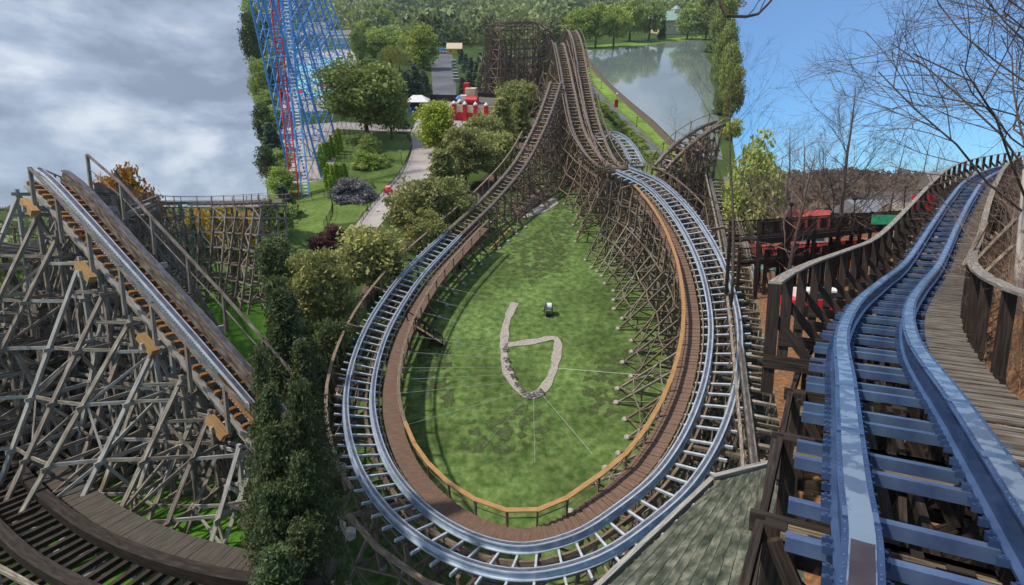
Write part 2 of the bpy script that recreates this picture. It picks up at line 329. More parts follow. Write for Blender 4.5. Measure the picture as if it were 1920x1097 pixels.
# ------------------------------------------------------------------ coaster builders
IBEAM = [(-.17, 0), (.17, 0), (.17, -.05), (.06, -.07), (.06, -.36), (.15, -.38), (.15, -.42), (-.15, -.42), (-.15, -.38), (-.06, -.36), (-.06, -.07), (-.17, -.05)]
def rect(w, h, z=0): return [(-w/2, z), (w/2, z), (w/2, z - h), (-w/2, z - h)]
EYEP = Vector((0, 0, 0))
def rotm(t, s_, u, p):
    m = Matrix(((s_.x, t.x, u.x, p.x), (s_.y, t.y, u.y, p.y), (s_.z, t.z, u.z, p.z), (0, 0, 0, 1))); return m
def repeat(root, name, items, build, m, maxn=100, stuffname=None, eye=None):
    """items: frames; build(MB) draws one at the origin (x side, y along, z up); copies share the mesh."""
    bl = BASE[root.name]; eye = eye or Vector((0, 0, 0))
    order = sorted(range(len(items)), key=lambda i: (items[i][0] - eye).length); keep = set(order[:maxn])
    q = MB(); build(q); me = q.mesh(name, m)
    for i in sorted(keep):
        p, t, s_, u = items[i]; o = bpy.data.objects.new(name, me); C.objects.link(o); o.parent = root; o.matrix_local = rotm(t, s_, u, p - bl); BASE[o.name] = bl
    rest = [i for i in range(len(items)) if i not in keep]
    if rest:
        a = MB()
        for i in rest:
            p, t, s_, u = items[i]; mm = rotm(t, s_, u, p); b = len(a.v)
            a.v += [tuple(mm @ Vector(v)) for v in q.v]; a.f += [[b + j for j in f] for f in q.f]; a.uv += q.uv
        o = a.build(stuffname or name + 's', m, root); o['kind'] = 'stuff'
def rails(root, fr, gauge, kind='steel', zoff=0.0):
    for sg in (-1, 1):
        f = off(fr, sg * gauge / 2, zoff)
        if kind == 'steel':
            r = MB().sweep(f, IBEAM).build('rail', STEEL, root); MB().sweep(off(f, 0, .006), rect(.15, .03, .012)).build('running_plate', RUN, r)
        else:
            r = MB().sweep(f, rect(.32, .34)).build('rail', BROWNW if kind == 'wood' else GREYW, root); MB().sweep(off(f, 0, .006), rect(.13, .03, .012)).build('running_plate', RUN, r)
def handrail(root, fr, offs, z0, h, m, every=3, size=.12, cap=(.22, .06), midrail=True, side='handrail', capm=None, jig=0.0, lean=0):
    f = [(p + s_*offs + Vector((0, 0, z0)), t, s_, u) for p, t, s_, u in fr]
    Z = Vector((0, 0, 1)); pf = []
    for i in range(0, len(f), every):
        p, t, s_, u = f[i]; sh = Vector((s_.x, s_.y, 0)).normalized(); pf.append((p, Z.cross(sh), sh, Z))
    repeat(root, 'railing_post', pf, lambda q: q.box((0, 0, -.35), size, size * .8, h + .35), m, 100, 'far_railing_posts', EYEP)
    idx = list(range(0, len(f), every)); idx = idx + ([len(f)-1] if idx[-1] != len(f)-1 else [])
    q = MB()
    for a, b in zip(idx, idx[1:]):
        A = f[a][0] + Vector((0, 0, h + random.uniform(-jig, jig))) + f[a][2]*lean; B = f[b][0] + Vector((0, 0, h)) + f[b][2]*lean
        q.beam(A, B + (B - A).normalized() * .02, cap[0], cap[1])
    q.build(side, capm or m, root)
    if midrail:
        q = MB()
        for a, b in zip(idx, idx[1:]): q.beam(f[a][0] + Vector((0, 0, h*.52)), f[b][0] + Vector((0, 0, h*.52)), .03, .04)
        q.build('mid_rail', m, root)
def walkway(root, fr, o0, o1, z, m, every=1, drop=0.0, gap=.02, plank=.28):
    q = MB(); acc = 0
    for i in range(len(fr) - 1):
        p, t, s_, u = fr[i]; L_ = (fr[i+1][0] - p).length; n = max(1, int(round(L_ / plank)))
        for k in range(n):
            c = p + (fr[i+1][0] - p) * ((k + .5) / n); z_ = z + random.uniform(-.006, .006)
            q.beam(c + s_*o0 + Vector((0, 0, z_)), c + s_*o1 + Vector((0, 0, z_ - drop)), L_ / n - gap, .05)
    return q.build('walkway', m, root)
def trestle(root, fr, ground, every, m, posts=(-.9, .9), batter=(), level=2.4, size=.18, foot=True, xb=True, longd=True, ztop=-.5, jitter=.05, footm=None, lm=None, gfun=None, skipx=0.0):
    idx = list(range(0, len(fr), every)); prev = None; fts = []; lm = lm or m
    for n, i in enumerate(idx[:100]):
        p, t, s_, u = fr[i]; sh = Vector((s_.x, s_.y, 0)).normalized(); g = gfun(p) if gfun else ground; cols = []
        for o in posts:
            T = p + s_*o + u*ztop; B = Vector((T.x, T.y, g)) + sh * random.uniform(-jitter, jitter); cols.append((o, T, B))
        for (o, reach, frac) in batter:
            T = p + s_*o + u*ztop; hgt = T.z - g
            if hgt < 1.0: continue
            T2 = Vector((T.x, T.y, g + hgt * frac)); cols.append((o + (0.01 if reach > 0 else -.01), T2, Vector((p.x, p.y, g)) + sh * (o + math.copysign(min(abs(reach) * random.uniform(.78, 1.2), hgt * .75), reach))))
        cols.sort(key=lambda c: (c[2] - Vector((p.x, p.y, g))).dot(sh))
        q = MB(); levels = []
        def at(col, z):
            T, B = col[1], col[2]
            if z > T.z + .01: return None
            k = (z - B.z) / max(.01, T.z - B.z); return B + (T - B) * k
        for c in cols: q.beam(c[2], c[1], size, size, up=t)
        zt = p.z + ztop - .1; nl = max(1, int((zt - g) / level))
        zs = [g + level * (k + .7) for k in range(nl) if g + level * (k + .7) < zt - .3] + [zt]
        for k, z in enumerate(zs):
            for a, b in zip(cols, cols[1:]):
                A, B_ = at(a, z), at(b, z)
                if A and B_ and (A - B_).length > .25:
                    e = (B_ - A).normalized() * .25; q.beam(A - e + t*size*.6, B_ + e + t*size*.6, size*.45, size*1.05)
                z0 = zs[k-1] if k else g + .3; A0, B0 = at(a, z0), at(b, z0)
                if xb and A and B_ and A0 and B0 and (A - B_).length > .5 and random.random() >= skipx:
                    q.beam(A0 - t*size*.7, B_ - t*size*.7, size*.4, size*.8) if (n + k) % 2 else q.beam(B0 - t*size*.7, A - t*size*.7, size*.4, size*.8)
        if foot:
            fts += [(Vector((c[2].x, c[2].y, g)), Vector((0, 1, 0)), Vector((1, 0, 0)), Vector((0, 0, 1))) for c in cols]
        if prev:
            for ci, (a, b) in enumerate(zip(prev[0], cols) if len(prev[0]) == len(cols) else ()):
                for k, z in enumerate(zs):
                    A, B_ = at(a, z), at(b, z); sg = sh * (size * .7 * (1 if ci % 2 else -1))
                    if A and B_: q.beam(A + sg, B_ + sg, size*.4, size*.9)
                    z0 = zs[k-1] if k else g + .3; A0, B0 = at(a, z0), at(b, z0)
                    if longd and A and B_ and A0 and B0 and (n + ci) % 2 == 0:
                        if k % 2: q.beam(A0 + sg*1.5, B_ + sg*1.5, size*.4, size*.75)
                        else: q.beam(B0 + sg*1.5, A + sg*1.5, size*.4, size*.75)
        q.build('support_bent', m if n % 3 else lm, root)
        prev = (cols, t)
    if fts: repeat(root, 'footing', fts, lambda q: q.lathe((0, 0, -.1), [(.24, 0), (.24, .24), (.19, .31)], 10), footm or CONC, 100, 'far_footings', EYEP)

# ------------------------------------------------------------------ foliage builders (unit height meshes, shared by copies)
def leaf_mesh(name, cen, size, m, aspect=1.0, up_bias=0.0, dirs=None):
    n = len(cen); nr = np.random.normal(size=(n, 3)); nr[:, 2] += up_bias; nr /= np.linalg.norm(nr, axis=1)[:, None]
    a = dirs if dirs is not None else np.cross(nr, np.random.normal(size=(n, 3)))
    a = a / (np.linalg.norm(a, axis=1)[:, None] + 1e-9); b = np.cross(nr, a); b /= (np.linalg.norm(b, axis=1)[:, None] + 1e-9)
    sz = size * np.random.uniform(.6, 1.3, (n, 1)); a = a * sz * aspect; b = b * sz
    v = np.stack([cen - a, cen - b * .55, cen + a, cen + b * .55], 1).reshape(-1, 3).astype(np.float32)
    me = bpy.data.meshes.new(name); me.vertices.add(4 * n); me.loops.add(4 * n); me.polygons.add(n)
    me.vertices.foreach_set('co', v.ravel()); me.loops.foreach_set('vertex_index', np.arange(4 * n, dtype=np.int32)); me.polygons.foreach_set('loop_start', np.arange(0, 4 * n, 4, dtype=np.int32))
    me.update(calc_edges=True); me.materials.append(m); return me
def clumps(shape, nc, per, rad, seed, cs=.13):
    rs = np.random.RandomState(seed); out = []
    k = 0
    while k < nc:
        p = rs.uniform(-1, 1, 3); r = np.linalg.norm(p)
        if r > 1 or r < .45 or rs.rand() > shape(p): continue
        k += 1; s = cs * rs.uniform(.65, 1.35)
        q = rs.normal(size=(per, 3)); q /= np.linalg.norm(q, axis=1)[:, None]; q *= (rs.rand(per, 1) ** .45) * s; q[:, 2] *= .7
        out.append(p * rad + q)
    return np.concatenate(out)
TREEM = {}
def tree_meshes(kind, m, seed=0, dens=1.0, bark=None):
    key = (kind, m.name, seed, dens)
    if key in TREEM: return TREEM[key]
    rs = np.random.RandomState(seed * 31 + 5); t = MB()
    if kind == 'round':
        cen = clumps(lambda p: 1, int(70*dens), int(55*dens**.5), np.array([.40, .40, .38]), seed); cen[:, 2] += .60; leaf = .029 / dens**.25
        t.tube([(0, 0, 0), (.01, 0, .25), (0, .01, .6)], .028, 6, .012)
        for k in range(7):
            a = rs.rand() * 6.28; t.tube([(0, 0, .22 + k*.04), (.12*math.cos(a), .12*math.sin(a), .42 + k*.05), (.25*math.cos(a), .25*math.sin(a), .55 + k*.04)], .012, 4, .004)
    elif kind == 'oval':
        cen = clumps(lambda p: 1, int(70*dens), int(55*dens**.5), np.array([.27, .27, .45]), seed); cen[:, 2] += .54; leaf = .026 / dens**.25
        t.tube([(0, 0, 0), (0, 0, .8)], .022, 6, .006)
        for k in range(8):
            a = rs.rand() * 6.28; t.tube([(0, 0, .15 + k*.07), (.16*math.cos(a), .16*math.sin(a), .32 + k*.07)], .009, 4, .003)
    elif kind == 'bush':
        cen = clumps(lambda p: 1 if p[2] > -.3 else 0, int(60*dens), int(60*dens**.5), np.array([.5, .5, .8]), seed, .17); cen[:, 2] = np.abs(cen[:, 2]) * .95 + .05; leaf = .04 / dens**.25
        t.tube([(0, 0, 0), (0, 0, .5)], .03, 5, .01)
    elif kind in ('pine', 'fir', 'column'):
        fine = m.name == 'needles_deep_green'; out = []; n = {'pine': 15, 'fir': 20, 'column': 16}[kind]; br = {'pine': .30, 'fir': .22, 'column': .13}[kind]
        for i in range(n):
            z = (.08 if kind != 'column' else .02) + .9 * i / n; f = (1 - (z - .05)) ** (.75 if kind == 'pine' else .9) if kind != 'column' else max(.12, (1 - z) ** .55) * (.75 + .25 * min(1, z * 4))
            nb = int((9 if kind != 'column' else 7) * (f + .4) * dens) + 3
            for k in range(nb):
                a = rs.rand() * 6.28; rr = br * f * (rs.uniform(.55, 1.3) if fine else rs.uniform(.72, 1.12))
                m_ = int(26 * dens); s = rs.rand(m_, 1) ** .6
                tip = np.array([math.cos(a) * rr, math.sin(a) * rr, (.045 if kind == 'pine' else -.035 if kind == 'fir' else .12)])
                q = np.array([0, 0, z]) + s * tip + rs.normal(size=(m_, 3)) * np.array([.020, .020, .013]) * (1.15 if kind == 'pine' else .8)
                out.append(q)
                if kind != 'column' and k % 2 == 0: t.tube([(0, 0, z), (tip[0]*.8, tip[1]*.8, z + tip[2]*.8)], .005, 3, .002)
        cen = np.concatenate(out); leaf = {'pine': .025, 'fir': .018, 'column': .020}[kind] / dens**.2 * (.52 if fine else 1)
        t.tube([(0, 0, 0), (0, 0, .96)], .02, 5, .003)
    elif kind == 'willow':
        out = []; dr = []
        for k in range(int(230 * dens)):
            a = rs.rand() * 6.28; rr = .42 * rs.rand() ** .5; z1 = .95 - .5 * (rr / .42) ** 2 * rs.uniform(.6, 1.1); ln = rs.uniform(.12, .4); m_ = 16
            s = np.linspace(0, 1, m_)[:, None]; q = np.array([math.cos(a)*rr, math.sin(a)*rr, z1]) - s * np.array([-math.cos(a)*.04, -math.sin(a)*.04, ln]) + rs.normal(size=(m_, 3)) * .012
            out.append(q)
        cen = np.concatenate(out); cen[:, 2] = np.maximum(cen[:, 2], .05); leaf = .019
        t.tube([(0, 0, 0), (0, 0, .6)], .035, 6, .012)
    np.random.seed(seed + 11)
    dirs = None
    if kind == 'willow': dirs = np.tile(np.array([0, 0, 1.0]), (len(cen), 1)) + np.random.normal(size=(len(cen), 3)) * .2
    if kind == 'column': dirs = np.tile(np.array([0, 0, 1.0]), (len(cen), 1)) + np.random.normal(size=(len(cen), 3)) * .35
    if kind == 'pine': dirs = np.random.normal(size=(len(cen), 3)) * .6 + np.array([0, 0, .6])
    me = leaf_mesh('crown', cen, leaf, m, aspect=1.5 if kind in ('pine', 'fir', 'column') else 1.1, up_bias=.5, dirs=dirs)
    TREEM[key] = (me, t.mesh('trunk', bark or BARK)); return TREEM[key]
def tree(name, label, cat, loc, h, wd=None, kind='round', m=None, seed=0, fr=FM, group=None, dens=1.0, bark=None):
    cm, tm = tree_meshes(kind, m, seed, dens, bark); o = thing(name, label, cat, loc, fr, group, rz=random.random() * 6.28)
    nat = {'round': .84, 'oval': .58, 'bush': 1.05, 'pine': .64, 'fir': .46, 'column': .27, 'willow': .86}[kind]
    sx = (wd or h * nat) / nat
    for nm, me in (('crown', cm), ('trunk', tm)):
        c = bpy.data.objects.new(nm, me); C.objects.link(c); c.parent = o; c.scale = (sx, sx, h)
    return o
def bare_branch(q, p, d, ln, r, lev, rs, maxlev, spread, up, nmin=3, tips=None, kids=(3, 5)):
    n = 4 if lev < maxlev else 3; pts = [Vector(p)]; dd = Vector(d)
    for k in range(n):
        dd = (dd + Vector(rs.normal(size=3)) * .17 + Vector((0, 0, up))).normalized(); pts.append(pts[-1] + dd * ln / n)
    q.tube(pts, r, 5 if lev < 2 else 3, r * (.45 if lev else .35), cap=False)
    if lev >= maxlev: return
    nk = rs.randint(*kids) + (3 if lev == 0 else 0)
    for k in range(nk):
        s = rs.uniform(.25, 1.0) if lev else rs.uniform(.3, 1.0); i = min(n - 1, int(s * n)); b = pts[i].lerp(pts[i+1], s * n - i if s*n - i < 1 else 1)
        dl = (pts[i+1] - pts[i]).normalized(); a = dl.cross(Vector(rs.normal(size=3))).normalized(); ang = rs.uniform(.5, 1.0) * spread
        nd = (dl * math.cos(ang) + a * math.sin(ang)).normalized()
        bare_branch(q, b, nd, ln * rs.uniform(.42, .68) * (1.15 - .4 * s), max(r * .5, .0035), lev + 1, rs, maxlev, spread, up, kids=kids)
def bare_tree(name, label, cat, loc, h, seed, fr=FW, group=None, spread=.8, up=.03, lev=4, r=None, m=None, tm=None, lean=(0, 0, 1), kids=(3, 5), low=.2, bl=1.0):
    rs = np.random.RandomState(seed); o = thing(name, label, cat, loc, fr, group); tr = MB(); br = MB(); r = r or h * .014
    pts = [Vector(loc)]; d = Vector(lean).normalized(); n = 9
    for k in range(n):
        d = (d + Vector(rs.normal(size=3)) * .035).normalized(); pts.append(pts[-1] + d * h / n)
    tr.tube(pts, r, 7, r * .15)
    nk = int(26 if lev > 3 else 20)
    for k in range(nk):
        s = low + (1 - low) * (k + rs.rand()) / nk; s = min(s, .98); i = int(s * n); b = pts[i].lerp(pts[min(n, i+1)], s * n - i); a = rs.rand() * 6.28
        nd = Vector((math.cos(a), math.sin(a), .55 + .7 * s)).normalized()
        bare_branch(br, b, nd, h * bl * (.36 * (1 - s) + .10) * rs.uniform(.8, 1.2), r * (1 - s) * .26 + .006, 2 if lev <= 3 else 1, rs, lev, spread, up, kids=kids)
    tr.build('trunk', tm or BARK, o, True); br.build('branches', m or TWIG, o); return o
def wood_mass(name, label, cat, pts, hs, m, fr, per=40, ls=.19, kind='stuff', group=None, wr=.42):
    """a far-off wood: many small crowns in one object (pts = positions, hs = heights)."""
    rs = np.random.RandomState(len(pts)); pts = np.array(pts); hs = np.array(hs)[:, None]; n = len(pts)
    q = rs.normal(size=(n, per, 3)); q /= np.linalg.norm(q, axis=2)[:, :, None]; q *= rs.rand(n, per, 1) ** .3
    q = q * np.array([wr, wr, .45]) * hs[:, :, None] + pts[:, None, :]; q[:, :, 2] += hs * .55
    sizes = np.repeat(hs, per, 1).reshape(-1, 1); np.random.seed(3)
    me = leaf_mesh(name, q.reshape(-1, 3), sizes * ls, m, up_bias=.6)
    o = bpy.data.objects.new(name, me); C.objects.link(o); o.matrix_world = fr; setp(o, label, cat, group, kind); return o

# ================================================================== THE SLOPING PARK (middle of the view)
rnd = random.uniform
EYEP = Vector((0, 0, HM))
slab = [M(xb1(0), 0), M(xb1(60), 60), M(xb1(300), 300), M(xb1(700), 700), M(xb1(1400), 1400), M(xb2(1400), 1400), M(xb2(700), 700), M(xb2(300), 300), M(xb2(60), 60), M(xb2(0), 0)]
sheet('park_ground', slab, FARG, FM)
def mp_(P, h): return [M(x, y, h) for x, y in P]
# field inside the loop, strips, lawn, paths: each sheet a little above the one below
sheet('infield_grass', mp_([(1052, 215), (1085, 250), (1110, 330), (1180, 400), (1320, 420), (1400, 640), (1450, 1000), (1450, 1250), (600, 1250), (640, 900), (690, 700), (820, 505), (930, 405), (1000, 330), (1030, 260)], .02), GRASS, FM)
sheet('lake_meadow', mp_([(1096, 130), (1140, 155), (1180, 190), (1225, 230), (1290, 300), (1345, 430), (1340, 560), (1300, 430), (1210, 330), (1140, 250), (1104, 190)], .03), LAWN, FM)
sheet('lake', mp_([(1098, 95), (1180, 87), (1260, 79), (1318, 73), (1326, 88), (1322, 104), (1334, 122), (1330, 145), (1341, 170), (1336, 196), (1348, 222), (1345, 252), (1356, 300), (1300, 292), (1262, 262), (1228, 228), (1182, 190), (1142, 155), (1110, 122)], .06), WATER, FM)
sheet('lake_shore', mp_([(1098, 97), (1110, 123), (1142, 156), (1182, 191), (1228, 230), (1262, 265), (1300, 297), (1298, 312), (1256, 274), (1220, 237), (1175, 197), (1136, 160), (1104, 127), (1093, 99)], .05), DIRT, FM)
sheet('rough_bank', mp_([(1103, 125), (1135, 158), (1173, 196), (1218, 236), (1254, 273), (1296, 312), (1280, 318), (1244, 280), (1205, 243), (1162, 205), (1128, 172), (1100, 142)], .055), ROUGHG, FM)
sheet('far_shore', mp_([(1080, 98), (1098, 95), (1180, 87), (1260, 79), (1330, 72), (1328, 66), (1255, 72), (1175, 80), (1080, 88)], .055), ROUGHG, FM)
sheet('lakeside_path', mp_([(1100, 148), (1126, 176), (1160, 209), (1202, 247), (1240, 284), (1276, 324), (1262, 330), (1226, 294), (1186, 257), (1146, 219), (1116, 188), (1099, 162)], .065), ASPH, FM)
sheet('service_road', mp_([(826, 100), (848, 100), (850, 120), (854, 150), (856, 185), (812, 185), (810, 150), (808, 125)], .05), ASPH, FM)
sheet('park_promenade', mp_([(790, 205), (812, 186), (856, 186), (905, 190), (940, 215), (945, 250), (880, 262), (835, 300), (800, 335), (760, 375), (722, 410), (690, 450), (655, 480), (625, 478), (668, 420), (700, 380), (745, 330), (770, 290), (770, 250)], .05), PATHM, FM)
sheet('side_path', mp_([(556, 236), (640, 228), (770, 238), (770, 248), (640, 242), (556, 250)], .045), PATHM, FM)
sheet('garden_lawn', mp_([(600, 255), (700, 250), (764, 252), (771, 275), (755, 318), (728, 352), (690, 395), (668, 416), (640, 420), (610, 420), (590, 350)], .04), LAWN, FM)
sheet('left_lawn', mp_([(500, 335), (600, 335), (625, 372), (615, 420), (560, 500), (515, 470)], .035), LAWN, FM)
sheet('structure_yard', mp_([(505, 240), (620, 232), (630, 300), (605, 340), (500, 345)], .042), PATHM, FM)
sheet('planting_bed', mp_([(700, 250), (730, 262), (735, 300), (710, 314), (670, 300), (665, 270)], .05), LAWN, FM)
sheet('shrub_bed', mp_([(930, 360), (1000, 300), (1035, 215), (1012, 200), (960, 290), (840, 400), (735, 500), (660, 620), (628, 780), (610, 1000), (560, 1000), (600, 700), (700, 500), (820, 400)], .046), DIRT, FM)
sheet('mulch_pile', mp_([(955, 392), (985, 352), (1022, 356), (1042, 372), (1000, 398), (965, 412)], .06), DIRT, FM)
sheet('gravel_patch', mp_([(972, 412), (1000, 392), (1045, 366), (1046, 382), (1020, 398), (1000, 404)], .07), CONC, FM)
def ragged(cx, cy, rx, ry, n=18, s=1):
    rs = random.Random(s); return [(cx + rx * math.cos(6.283*k/n) * rs.uniform(.6, 1.25), cy + ry * math.sin(6.283*k/n) * rs.uniform(.6, 1.25)) for k in range(n)]
PATCHM = mat('dull_green_patch', (0.060, 0.062, 0.038), (0.085, 0.125, 0.036), scale=3.5, rough=1, detail=9, spec=.1)
_t = PATCHM.node_tree; _n = _t.nodes; _z = _n.new('ShaderNodeTexNoise'); _z.inputs['Scale'].default_value = 1.1; _z.inputs['Detail'].default_value = 8
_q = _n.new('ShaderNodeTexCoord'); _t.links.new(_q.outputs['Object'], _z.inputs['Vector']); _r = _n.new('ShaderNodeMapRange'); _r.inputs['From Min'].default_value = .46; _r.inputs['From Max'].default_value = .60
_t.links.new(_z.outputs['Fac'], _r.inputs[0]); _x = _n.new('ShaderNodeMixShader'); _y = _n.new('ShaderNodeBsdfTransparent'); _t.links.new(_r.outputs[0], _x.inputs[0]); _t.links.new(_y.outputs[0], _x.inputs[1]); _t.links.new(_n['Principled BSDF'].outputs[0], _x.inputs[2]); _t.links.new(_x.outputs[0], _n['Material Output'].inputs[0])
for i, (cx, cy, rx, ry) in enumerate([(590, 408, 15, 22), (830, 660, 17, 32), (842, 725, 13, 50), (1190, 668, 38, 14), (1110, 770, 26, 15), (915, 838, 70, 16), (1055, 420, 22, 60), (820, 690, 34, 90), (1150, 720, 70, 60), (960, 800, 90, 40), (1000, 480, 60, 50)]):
    sheet('dark_patch', mp_(ragged(cx, cy, rx, ry, 20, i), .028 + i*.002), PATCHM, FM)  # ragged patches darker and duller than the grass, broken up by noise

# ---- the main turnaround track
PT = [(1042, 152, 14.3), (1028, 195, 12), (1010, 240, 9.4), (975, 305, 6.3), (920, 370, 4.6), (850, 437, 3.8), (780, 507, 3.7), (724, 585, 3.8), (690, 660, 4.0), (674, 745, 4.4), (690, 840, 5.0), (742, 928, 5.6), (835, 1003, 6.2), (960, 1043, 6.8), (1085, 1022, 7.4), (1185, 962, 7.9), (1270, 885, 8.2), (1328, 785, 8.4), (1356, 680, 8.6), (1356, 580, 8.9), (1328, 480, 9.3), (1280, 398, 9.8), (1226, 343, 10.1), (1168, 315, 10.2)]
P3 = [M(*p) for p in PT]; nb = len(PT)
bank = [0, 0, 0, -4, -6, -8, -12, -16, -18, -20, -20, -20, -20, -20, -20, -20, -20, -18, -16, -14, -12, -10, -8, -4]
turn = cr_path(P3, .5, bank); EYE = Vector((0, 0, HM))
o = thing('wooden_coaster_track', 'pale steel railed coaster track looping round the mown field in the foreground, on timber supports', 'coaster track', M(960, 1043, 0), FM)
def nearest(fr, P): return min(range(len(fr)), key=lambda i: (fr[i][0] - P).length)
i_s = nearest(turn, M(850, 437, 3.8)); GA = 1.75
woodpart = turn[:i_s + 1]; steelpart = turn[i_s:]
rails(o, woodpart, GA, 'wood'); rails(o, steelpart, GA, 'steel')
repeat(o, 'tie', [woodpart[i] for i in range(0, len(woodpart), 2)], lambda q: q.box((0, 0, -.55), 2.9, .16, .16), BROWNW, 40, 'rear_ties', EYE)
repeat(o, 'tie', [steelpart[i] for i in range(0, len(steelpart), 2)], lambda q: q.box((0, 0, -.57), 3.0, .10, .13), STEEL2, 100, 'far_ties', EYE)
q = MB()
for sg in (-1, 1): q.sweep(off(steelpart, sg * .55, -.60), rect(.15, .25))
q.build('ledger_beams', BROWNW, o)
trestle(o, turn[:i_s + 30], 0, 5, BROWNW, posts=(-.95, .95), batter=((-.95, -3.2, .9),), level=2.2, size=.17, ztop=-.8)
trestle(o, turn[i_s + 30:nearest(turn, M(1262, 880, 8.2))], 0, 6, BROWNW, posts=(-2.2, -.9, .9), batter=((.9, 2.0, .8),), level=2.0, size=.17, ztop=-.9)
right = turn[nearest(turn, M(1262, 880, 8.2)):]
trestle(o, right, 0, 4, GREYW, posts=(-2.3, -.9, .9), batter=((-2.3, -3.4, .62), (-.9, -1.2, .9), (.9, 4.2, .95)), level=1.9, size=.15, ztop=-.9, lm=BROWNW)
# inner walkway (the inside of the loop is the left of the direction of travel)
i_w0 = nearest(turn, M(880, 410, 4.2)); i_w1 = nearest(turn, M(1222, 345, 10.1))
side_in = -1 if (turn[i_w0+40][2].x < 0) else 1
mid = turn[nearest(turn, M(960, 1043, 6.8))]; inn = 1 if mid[2].y > 0 else -1
wk = turn[i_w0:i_w1]
walkway(o, wk, inn * 1.45, inn * 2.65, -.62, DECKW, drop=-.1, gap=.03, plank=.33)
q = MB(); q.sweep([(p + s_*inn*1.38, t, s_, u) for p, t, s_, u in off(wk, 0, -.35)], rect(.07, .3)); q.build('kick_board', BROWNW, o)
iw = nearest(wk, M(700, 800, 4.6)); handrail(o, wk[:iw + 1], inn * 2.7, -.5, 1.15, BROWNW, every=5, size=.11, cap=(.22, .07), capm=BROWNW, jig=.03)
handrail(o, wk[iw:], inn * 2.7, -.5, 1.15, BROWNW, every=5, size=.11, cap=(.24, .07), capm=NEWW, jig=.03)
ow = turn[nearest(turn, M(1000, 262, 8)):nearest(turn, M(742, 928, 5.6))]
handrail(o, ow, -inn * 2.0, -.5, 1.1, BROWNW, every=4, size=.13, cap=(.2, .06), capm=BROWNW, midrail=False)
handrail(o, turn[nearest(turn, M(742, 928, 5.6)):nearest(turn, M(960, 1043, 6.8))], -inn * 2.6, -1.6, 1.1, BROWNW, every=5, size=.14, cap=(.26, .08), capm=BROWNW, midrail=False)
handrail(o, turn[nearest(turn, M(1272, 400, 9.8)):], -inn * 1.8, -.5, 1.0, BROWNW, every=4, size=.1, cap=(.16, .06), midrail=False)
repeat(o, 'outrigger_plank', [off([turn[i]], -inn*.2, -.78)[0] for i in range(i_s, len(turn) - 4, 13)], lambda q: q.box((0, .3, -.11), 5.6, .16, .2), BROWNW, 100, 'far_outrigger_planks', EYE)
# ---- stairs from the walkway to the field
a = M(772, 608, 2.9); b = M(822, 640, .1); st = thing('service_stair', 'short weathered wooden staircase from the loop walkway down to the field', 'stairs', b, FM)
d = (b - a); sd_ = Vector((d.y, -d.x, 0)).normalized(); n = 11
q = MB()
for k in range(n):
    c = a.lerp(b, (k + .5) / n); q.beam(c - sd_*.75, c + sd_*.75, .30, .05)
q.build('treads', BROWNW, st)
for sg in (-1, 1):
    MB().beam(a + sd_*sg*.78 - Vector((0, 0, .12)), b + sd_*sg*.78 - Vector((0, 0, .05)), .06, .28).build('stringer', DARKW, st)
    q = MB().beam(a + sd_*sg*.8 + Vector((0, 0, 1)), b + sd_*sg*.8 + Vector((0, 0, 1)), .07, .1)
    for k in range(4): c = a.lerp(b, k / 3); q.beam(c + sd_*sg*.8, c + sd_*sg*.8 + Vector((0, 0, 1)), .09)
    q.build('handrail', DARKW, st)

# ---- twin hills behind, the small hump, the second hill and the far U-turn
def hill(name, label, pts, bnk=0, kind='wood', step=.6, every=5, ledm=None, post=(-.95, .95), bat=((-.95, -3, .9), (.95, 3, .9)), m=BROWNW, rail=(True, True), lev=2.2, size=.17, gauge=GA, tieevery=2, maxt=90, hr=1.0, skipx=0.0):
    f = cr_path(pts, step, bnk); r = thing(name, label, 'coaster track', Vector((pts[0].x, pts[0].y, 0)), FM, None)
    rails(r, f, gauge, kind)
    repeat(r, 'tie', f[::tieevery], lambda q: q.box((0, 0, -.52), 2.7, .18, .16), m if kind != 'steel' else STEEL2, maxt, 'rear_ties', EYE)
    trestle(r, f, 0, every, m, posts=post, batter=bat, level=lev, size=size, ztop=-.7, lm=ledm, foot=True, skipx=skipx)
    for sg, on in ((-1, rail[0]), (1, rail[1])):
        if on: handrail(r, f, sg * 1.5, -.5, hr, m, every=4, size=.09, cap=(.14, .05), midrail=False)
    return r, f
c1 = M_y(1047, 80, 122); c0 = M_y(1040, 98, 136); 
hill('wooden_coaster_track', 'nearer of two dark wooden coaster drops side by side, left one, plunging toward the turnaround', [Vector((8.5, 140, 13)), c0 + Vector((0, 0, -1)), c1, M_y(1056, 110, 112), M_y(1068, 170, 97), M_y(1084, 240, 84), M_y(1112, 290, 75), M_y(1140, 312, 69.5), P3[-1] + Vector((-.4, .8, .2))])
hill('wooden_coaster_track', 'taller right hand dark wooden coaster drop beside the lake, with its crest against the trees', [Vector((12.5, 150, 14)), M_y(1068, 62, 140), M_y(1074, 58, 134), M_y(1083, 80, 126), M_y(1094, 140, 110), M_y(1108, 210, 93), M_y(1126, 268, 81), M_y(1142, 300, 74), M_y(1160, 322, 68)])
hill('wooden_coaster_track', 'small curved wooden coaster hump with pale rails beyond the blue turn', [M_y(1118, 262, 84), M_y(1138, 248, 86), M_y(1160, 254, 84), M_y(1180, 275, 80), M_y(1196, 306, 74)], kind='steel', rail=(False, True))
